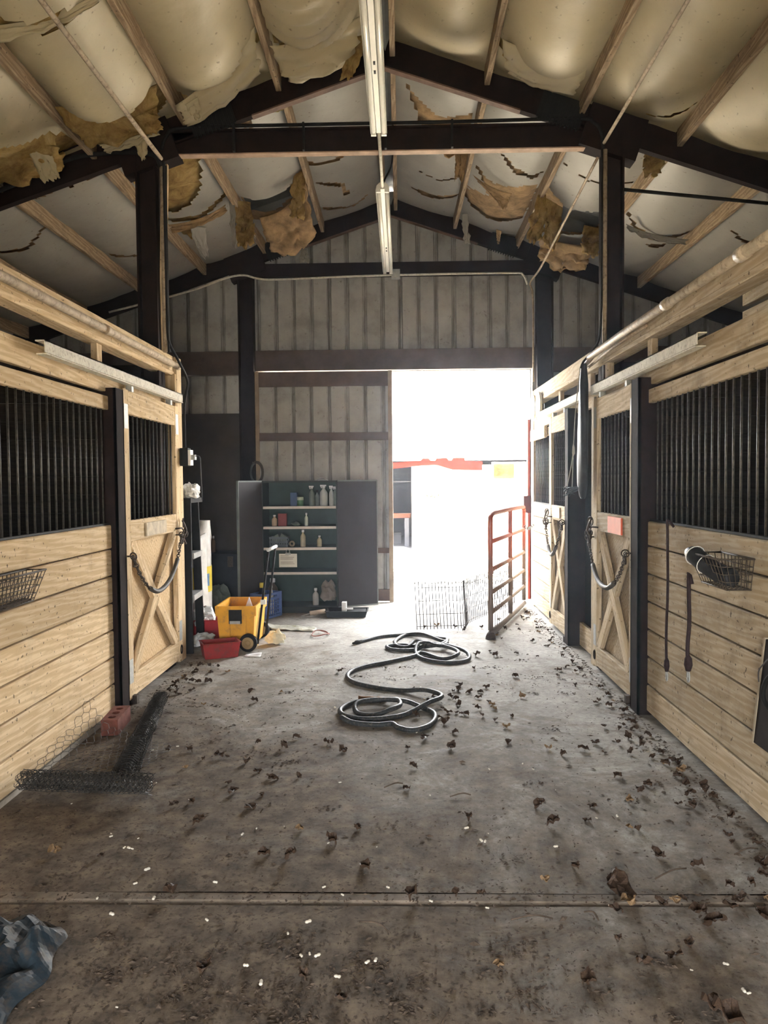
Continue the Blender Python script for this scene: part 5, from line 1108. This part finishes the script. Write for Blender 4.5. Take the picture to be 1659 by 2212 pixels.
# ---- brick
t = empty('brick', (-1.70, 4.5, 0), 'red cored brick standing on the floor by the left steel door post', 'brick')
bm = bmesh.new()
def brick_mesh():
    L2, W2, H2 = .145, .048, .092; mb = MB(); hs = [-.085, 0, .085]; r = .023; n = 12
    # top face built around three core holes
    ys = [-L2, -.0425, .0425, L2]; top = []
    def P(x, y, z): mb.v.append((x, y, z)); return len(mb.v)-1
    for i, h in enumerate(hs):
        ring = [P(r*cos(2*pi*k/n), h+r*1.15*sin(2*pi*k/n), H2) for k in range(n)]; low = [P(r*cos(2*pi*k/n), h+r*1.15*sin(2*pi*k/n), H2-.06) for k in range(n)]
        y0, y1 = ys[i], ys[i+1]; out = []
        for k in range(n):
            a = 2*pi*k/n; dx, dy = cos(a), sin(a); hh = (y1-h) if dy > 0 else (h-y0); s_ = min(W2/max(1e-6, abs(dx)), hh/max(1e-6, abs(dy))); out.append(P(dx*s_, h+dy*s_, H2))
        for k in range(n):
            k2 = (k+1) % n; mb.f.append((ring[k], out[k], out[k2], ring[k2])); mb.f.append((ring[k], ring[k2], low[k2], low[k]))
        mb.f.append(tuple(low))
        for (sx) in (-1, 1):
            for y, d in ((y0, 0), (y1, 0)):
                c = P(sx*W2, y, H2); 
                cand = sorted(range(n), key=lambda k: (Vector(mb.v[out[k]])-Vector(mb.v[c])).length)[:2]; mb.f.append((c, out[cand[0]], out[cand[1]]))
    b = len(mb.v); mb.v += [(-W2,-L2,0),(W2,-L2,0),(W2,L2,0),(-W2,L2,0),(-W2,-L2,H2),(W2,-L2,H2),(W2,L2,H2),(-W2,L2,H2)]
    mb.f += [(b+3,b+2,b+1,b),(b,b+1,b+5,b+4),(b+1,b+2,b+6,b+5),(b+2,b+3,b+7,b+6),(b+3,b,b+4,b+7)]
    rm = Matrix.Rotation(.10, 3, 'Z'); mb.v = [tuple(rm @ Vector(p) + Vector((-1.715, 4.50, .003))) for p in mb.v]; return mb
obj('cored_body', brick_mesh(), BRICK, t)
# ---- chicken wire rolls
t = empty('chicken_wire', (-1.5, 3.7, 0), 'half-unrolled bundle of dark chicken wire on the floor by the left boards', 'chicken wire')
def hexwire(mb, fn, nu, nv, r):
    """hexagonal netting mapped through fn(u,v)"""
    for j in range(nv):
        for i in range(nu):
            o = .5 if j % 2 else 0; a = ((i+o)/nu, j/nv); b = ((i+o)/nu, (j+.45)/nv); c = ((i+o+.5)/nu, (j+1)/nv); d = ((i+o-.5)/nu, (j+1)/nv)
            for p, q in ((a, b), (b, c), (b, d)):
                if max(p[0], q[0]) > 1.001 or min(p[0], q[0]) < -.001: continue
                mb.tube([fn(*p), fn(*q)], r, 3, caps=False)
DW_ = flat('dark_netting_wire', (.045,.042,.038), .5, .4, var=.5, scale=50)
mb = MB(); rnd = random.Random(2)
def rollfn(k):
    R0 = .028+.0085*k
    def f(u, v): q = 2*pi*v*1.0 + k; x = -1.80+.64*u; return (x+.006*nz(x*9, q, k), 3.52-.05*u+R0*1.15*cos(q)+.008*nz(u*8, q*2, k+2), .075+R0*.85*sin(q)+.006*nz(u*9, q, k+5))
    return f
for k in range(4): hexwire(mb, rollfn(k), 24, 9, .0017)
obj('front_roll', mb, DW_, t); 
mb = MB(); 
def sheetf(u, v):
    x = -1.79+.50*u+.06*v; y = 3.56+.56*v; z = .075+.10*v*(1-u)**1.5*(1+.3*sin(7*v)) - .05*v*u+.015*nz(u*5, v*5, 3)
    if u < .25: z += .10*(1-u/.25)*v
    return (x, y, max(.012, z))
hexwire(mb, sheetf, 15, 13, .0013); obj('loose_sheet', mb, DW_, t)
mb = MB()
def roll2(k):
    R0 = .02+.010*k
    def f(u, v): q = 2*pi*v + k; y = 3.66+1.38*u; x = -1.36-.25*u; R1 = R0*(1-.25*u); return (x+R1*1.3*cos(q)+.01*nz(y*6, q, k), y+.01*nz(u*9, q, 3), .055+R1*.8*sin(q)+.008*nz(y*7, q, k+4))
    return f
for k in range(4): hexwire(mb, roll2(k), 44, 7, .0016)
obj('side_roll', mb, DW_, t)
# ---- tarp in the corner
def tarpf(u, v):
    x = -1.66+.60*u-.02*v+.05*nz(v*5, 1, 1)*u-.05*u*max(0, v-.93)/.07; y = 1.80+.68*v-.16*u*(1-v)+.05*nz(u*6, 2, 5)*v-.06*v*max(0, u-.90)/.10
    z = .008+.05*abs(nz(u*3.5+2, v*3.0, 3))+.034*abs(nz(u*8, v*6, 5))+.010*abs(nz(u*22, v*16, 2))
    for (a, b, c, w, h) in ((1, -.75, .30, .05, .045), (1, .55, 1.12, .035, .04), (.4, 1, .62, .03, .03), (1, -.2, .55, .03, .025), (.8, -1.1, -.15, .04, .035)):
        d = (a*u+b*v-c)/w; z += h*math.exp(-abs(d)**1.3)*(.6+.8*abs(nz(u*3, v*3, a*9)))
    e = min(u, 1-u, v, 1-v)
    return (x, y, .004 + z*min(1, .25+e*8))
tag(obj('plastic_tarp', MB().grid(tarpf, 60, 60), TARP, None, False, solid=.003), 'crumpled dark blue plastic tarp on the dirty floor at the near left corner', 'tarp')

# ---- leaves and litter
LV = [(.85,4.04),(.97,4.11),(1.07,4.07),(.78,4.13),(1.06,4.22),(1.18,4.22),(1.37,4.07),(1.42,3.92),(1.05,3.74),(.05,3.86),(.01,3.59),(1.02,3.45),(.84,3.39),(1.10,3.55),(1.28,3.39),(.60,3.39),(.28,3.26),(.63,3.21),(.78,3.25),(.94,3.18),(.97,3.16),(1.40,3.27),(1.41,3.49),(1.40,3.57),(.64,2.85),(.76,2.74),(1.10,2.86),(.51,2.75),(.98,2.94),(1.24,2.73),(1.35,2.88),(1.31,2.79),(.03,2.64),(.18,2.66),(.27,2.66),(.76,2.59),(.88,2.60),(.98,2.55),(1.19,2.52),(1.01,2.47),(.67,2.39),(.72,2.26),(.82,2.31),(.28,2.26),(.53,2.19),(.84,2.07),(.89,2.37),(-.98,4.01),(-.65,4.15),(-.32,4.11),(-1.29,4.12),(-1.12,3.86),(-.52,3.73),(-.66,3.72),(-.66,3.51),(-1.04,3.40),(-.97,3.43),(-.80,3.54),(-.69,3.38),(-.44,3.16),(-.20,3.17),(-.30,3.05),(-.55,2.94),(-.44,2.91),(-.15,2.84),(-.88,3.22),(-1.19,2.93),(-1.38,2.95),(-.83,2.66),(-.30,2.20),(-.60,2.23),(-.18,2.10),
(.41,5.40),(.56,5.01),(.83,5.67),(.80,5.14),(.58,5.36),(.50,5.11),(.67,4.71),(.25,4.58),(.30,4.40),(.12,4.30),(-.33,4.10),(.61,4.50),(.26,4.15),(.02,4.14),(.58,4.23),(-.43,4.23),(.55,5.90),(-.48,5.82),(.36,4.96),(.34,7.68),(.52,7.60),(.60,7.44),(.22,7.62),(.62,6.35),(.76,6.35),(.74,6.51)]
rnd = random.Random(12)
for i in range(70): LV.append((min(1.43, 1.40-abs(rnd.gauss(0, .10))), rnd.uniform(3.0, 8.6)))
for i in range(28): LV.append((-1.70+abs(rnd.gauss(0, .16)), rnd.uniform(5.2, 6.1)))
for i in range(24): LV.append((.35+rnd.gauss(0, .18), 5.0+rnd.gauss(0, .25)))
for i in range(16): LV.append((-1.0+rnd.gauss(0, .3), rnd.uniform(3.6, 5.6)))
for i in range(14): LV.append((1.05+rnd.gauss(0, .22), rnd.uniform(6.2, 8.2)))
for i in range(10): LV.append((1.1+rnd.gauss(0, .2), 2.63+rnd.gauss(0, .04)))
meshes = []
for k in range(8):
    r = random.Random(k)
    def lf(u, v, k=k, r=r):
        a = (u-.5)*2; w = (sin(pi*min(1, v*1.02))**.7)*(.46+.10*sin(9*v+k)*(1 if k % 2 else .3)); x = a*w; y = v-.5
        x += .18*nz(u*4, v*5, k); y += .18*nz(u*4, v*5, k+9)
        z = .45*abs(a)**1.5*(.6+.4*sin(k+2)) + .20*sin(3.2*v+k)+.50*nz(u*3+k, v*3)
        return (x, y, z)
    mb = MB().grid(lf, 5, 7); zmin = min(p[2] for p in mb.v); mb.v = [(x, y, z-zmin) for x, y, z in mb.v]
    me = mb.mesh('dry_leaf'); setm(me, LEAF if k != 3 else LEAF2, False); meshes.append(me)
for i, (x, y) in enumerate(LV[:292]):
    o = link('dry_leaf', meshes[i % 8], None, (x, y, .002)); s = rnd.uniform(.028, .058)*(1.0 if i < 100 else .8)
    o.scale = (s, s*rnd.uniform(.9,1.3), s*rnd.uniform(.6,1.1)); o.rotation_euler = (rnd.gauss(0,.12), rnd.gauss(0,.12), rnd.uniform(0, 6.28))
    if x > 1.1: lb = ('dry brown leaf in the drift along the foot of the right stall boards', 'dry leaves along the right boards')
    elif x < -1.25: lb = ('dry brown leaf among the dirt at the foot of the left stall front', 'dry leaves along the left boards')
    elif y > 6: lb = ('small dry leaf on the floor near the doorway and far hose coil', 'dry leaves near the doorway')
    elif y > 4.3: lb = ('dry leaf fragment lying around the near coil of the black hose', 'dry leaves around the hose')
    elif y > 2.75: lb = ('curled dry leaf on the open floor between hose and joint strip', 'dry leaves on the open floor')
    else: lb = ('curled dry leaf at or in front of the floor joint strip', 'dry leaves at the joint strip')
    tag(o, lb[0], 'leaf', lb[1])
o = link('dry_leaf', meshes[2], None, (.76, 2.72, .006)); o.scale = (.10,.11,.10); o.rotation_euler = (1.05, 0, .3); tag(o, 'largest dry leaf, standing up on the floor beside the joint strip', 'leaf')
o = link('dry_leaf', meshes[5], None, (.86, 2.02, .004)); o.scale = (.07,.09,.07); o.rotation_euler = (.15, .1, .9); tag(o, 'large dark curled leaf at the near right edge of the floor', 'leaf')
t = empty('bark_strip', (-.23, 5.1, 0), 'rust-brown strip of bark on the floor behind the near hose coil', 'bark')
obj('piece', MB().grid(lambda u, v: (-.30+.19*u, 5.06+.05*v-.03*u+.008*nz(u*9, v*3), .004+.022*sin(pi*v)+.008*nz(u*6, v*3, 2)), 10, 5), flat('rusty_bark', (.26,.13,.05), .9, var=.5, scale=30), t, True, solid=.004)
CH = [(-1.10,2.99),(-1.12,2.995),(-1.085,2.985),(-.97,2.82),(-1.21,3.09),(-.98,2.72),(-.88,2.62),(-.69,2.73),(-.29,2.70),(-.22,2.65),(-.99,2.52),(-1.08,2.62),(-.66,2.49),(-.32,2.48),(-.48,2.25),(-.32,2.30),(-.295,2.31),(-.27,2.30),(-.09,2.28),(-.115,2.27),(-.20,2.20),(-.42,2.17),(-1.37,4.11),(-1.25,4.17),(-1.23,3.66),(-.67,3.11),(-.31,3.66),(.95,2.645),(.96,2.27),(.96,2.15),(.97,2.14),(.31,3.06),(.325,3.05),(.43,3.83),(.61,3.91),(.65,3.83),(-.06,2.70),(.09,2.61),(.28,2.57),(.12,3.51),(.26,3.17),(.60,3.01),(.92,3.29),(.70,2.59),(.99,4.16),(.22,4.66),(.14,5.08),(.37,4.71),(-.17,5.42),(.12,5.36),(-.44,4.89),(.32,5.30)]
for i in range(36): CH.append((rnd.uniform(-1.6,1.3), rnd.uniform(1.95, 6.5)))
cm = []
for k in range(4):
    mb = MB().lathe([(.3,-.9),(.62,-.6),(.45,-.1),(.6,.4),(.3,.9)], (0,0,0), (1,.2*k,.1), 7); zmin = min(p[2] for p in mb.v); mb.v = [(x*1.2, y, (z-zmin)*.8) for x, y, z in mb.v]; me = mb.mesh('foam_chip'); setm(me, CHIP, True); cm.append(me)
for i, (x, y) in enumerate(CH):
    o = link('foam_chip', cm[i % 4], None, (x, y, .003)); s = rnd.uniform(.006,.011)*(1 if i < 52 else .6); o.scale = (s, s, s); o.rotation_euler = (0, 0, rnd.uniform(0, 6.28))
    lb = ('small pale foam chip on the near floor in front of the joint strip', 'pale chips before the joint strip') if y < 2.6 else ('small pale foam chip lying on or just beyond the joint strip', 'pale chips at the joint strip') if y < 3.2 else ('small pale foam chip on the floor between joint strip and hose', 'pale chips on the open floor') if y < 4.4 else ('tiny pale foam chip on the floor around the black hose', 'pale chips around the hose')
    tag(o, lb[0], 'foam chip', lb[1])
# twigs
for (x, y, L, a) in ((.98,2.80,.16,.5),(1.33,2.97,.12,.4),(.26,3.50,.10,.2),(-.10,2.45,.12,2.6),(.42,2.50,.14,.05),(.62,2.52,.06,2.2),(-.05,3.62,.10,.5),(.10,2.02,.10,1.2)):
    d = Vector((cos(a), sin(a), 0))*L/2; tag(obj('twig', MB().tube(cat([Vector((x,y,.008))-d, Vector((x,y,.016))+Vector((.01,.01,0)), Vector((x,y,.008))+d], 4), .0032, 5), LITTER, None, True), 'thin dry twig lying on the concrete floor', 'twig', 'twigs on the floor')
# fine litter nobody could count
mb = MB(); rnd = random.Random(21)
def bit(x, y, s):
    a = rnd.uniform(0, 6.28); dx, dy = cos(a)*s, sin(a)*s; w = rnd.uniform(.2,.5); z = .0015; h = rnd.uniform(.1,.5)*s
    mb.add([(x-dx, y-dy, z), (x+dy*w, y-dx*w, z), (x+dx, y+dy, z+h*.4), (x-dy*w, y+dx*w, z+h), (x, y, z+h*1.1)], [(0,1,4),(1,2,4),(2,3,4),(3,0,4)])
n = 0
while n < 9000:
    x = rnd.uniform(-1.75, 1.45); y = 1.7+5.8*rnd.random()**1.5
    dens = .18+.9*max(0, nz(x*1.6, y*1.6, 4)+.15) + (.35 if y < 2.6 else 0) + (.25 if x < -.4 and y < 5.5 else 0) + (.5 if x > 1.2 else 0)
    if y > 6.5 and x < .8: dens *= .25
    if rnd.random() < dens: bit(x, y, rnd.uniform(.002, .0085) if rnd.random() < .93 else rnd.uniform(.008,.02)); n += 1
for i in range(700): bit(rnd.uniform(-1.7,1.45), 2.64+rnd.gauss(0,.035), rnd.uniform(.003,.012))
for i in range(900): bit(1.46-abs(rnd.gauss(0,.06)), rnd.uniform(2.6,8.7), rnd.uniform(.004,.016))
for i in range(500): bit(-1.76+abs(rnd.gauss(0,.12)), rnd.uniform(3.2,6.2), rnd.uniform(.004,.014))
for i in range(260):
    cx, cy = rnd.uniform(-1.6, 1.4), 1.75+4.6*rnd.random()**1.7
    if i > 150: cx, cy = rnd.gauss(-.45, .5), rnd.uniform(1.75, 2.5)
    if rnd.random() > .35+.9*max(0, nz(cx*1.6, cy*1.6, 4)+.15): continue
    r_ = rnd.uniform(.015, .05)
    for q in range(int(10+r_*500)): bit(cx+rnd.gauss(0, r_), cy+rnd.gauss(0, r_*.7), rnd.uniform(.003, .013))
tag(obj('litter', mb, LITTER), 'fine brown litter of leaf bits and dirt strewn over the concrete floor', 'litter', kind='stuff')
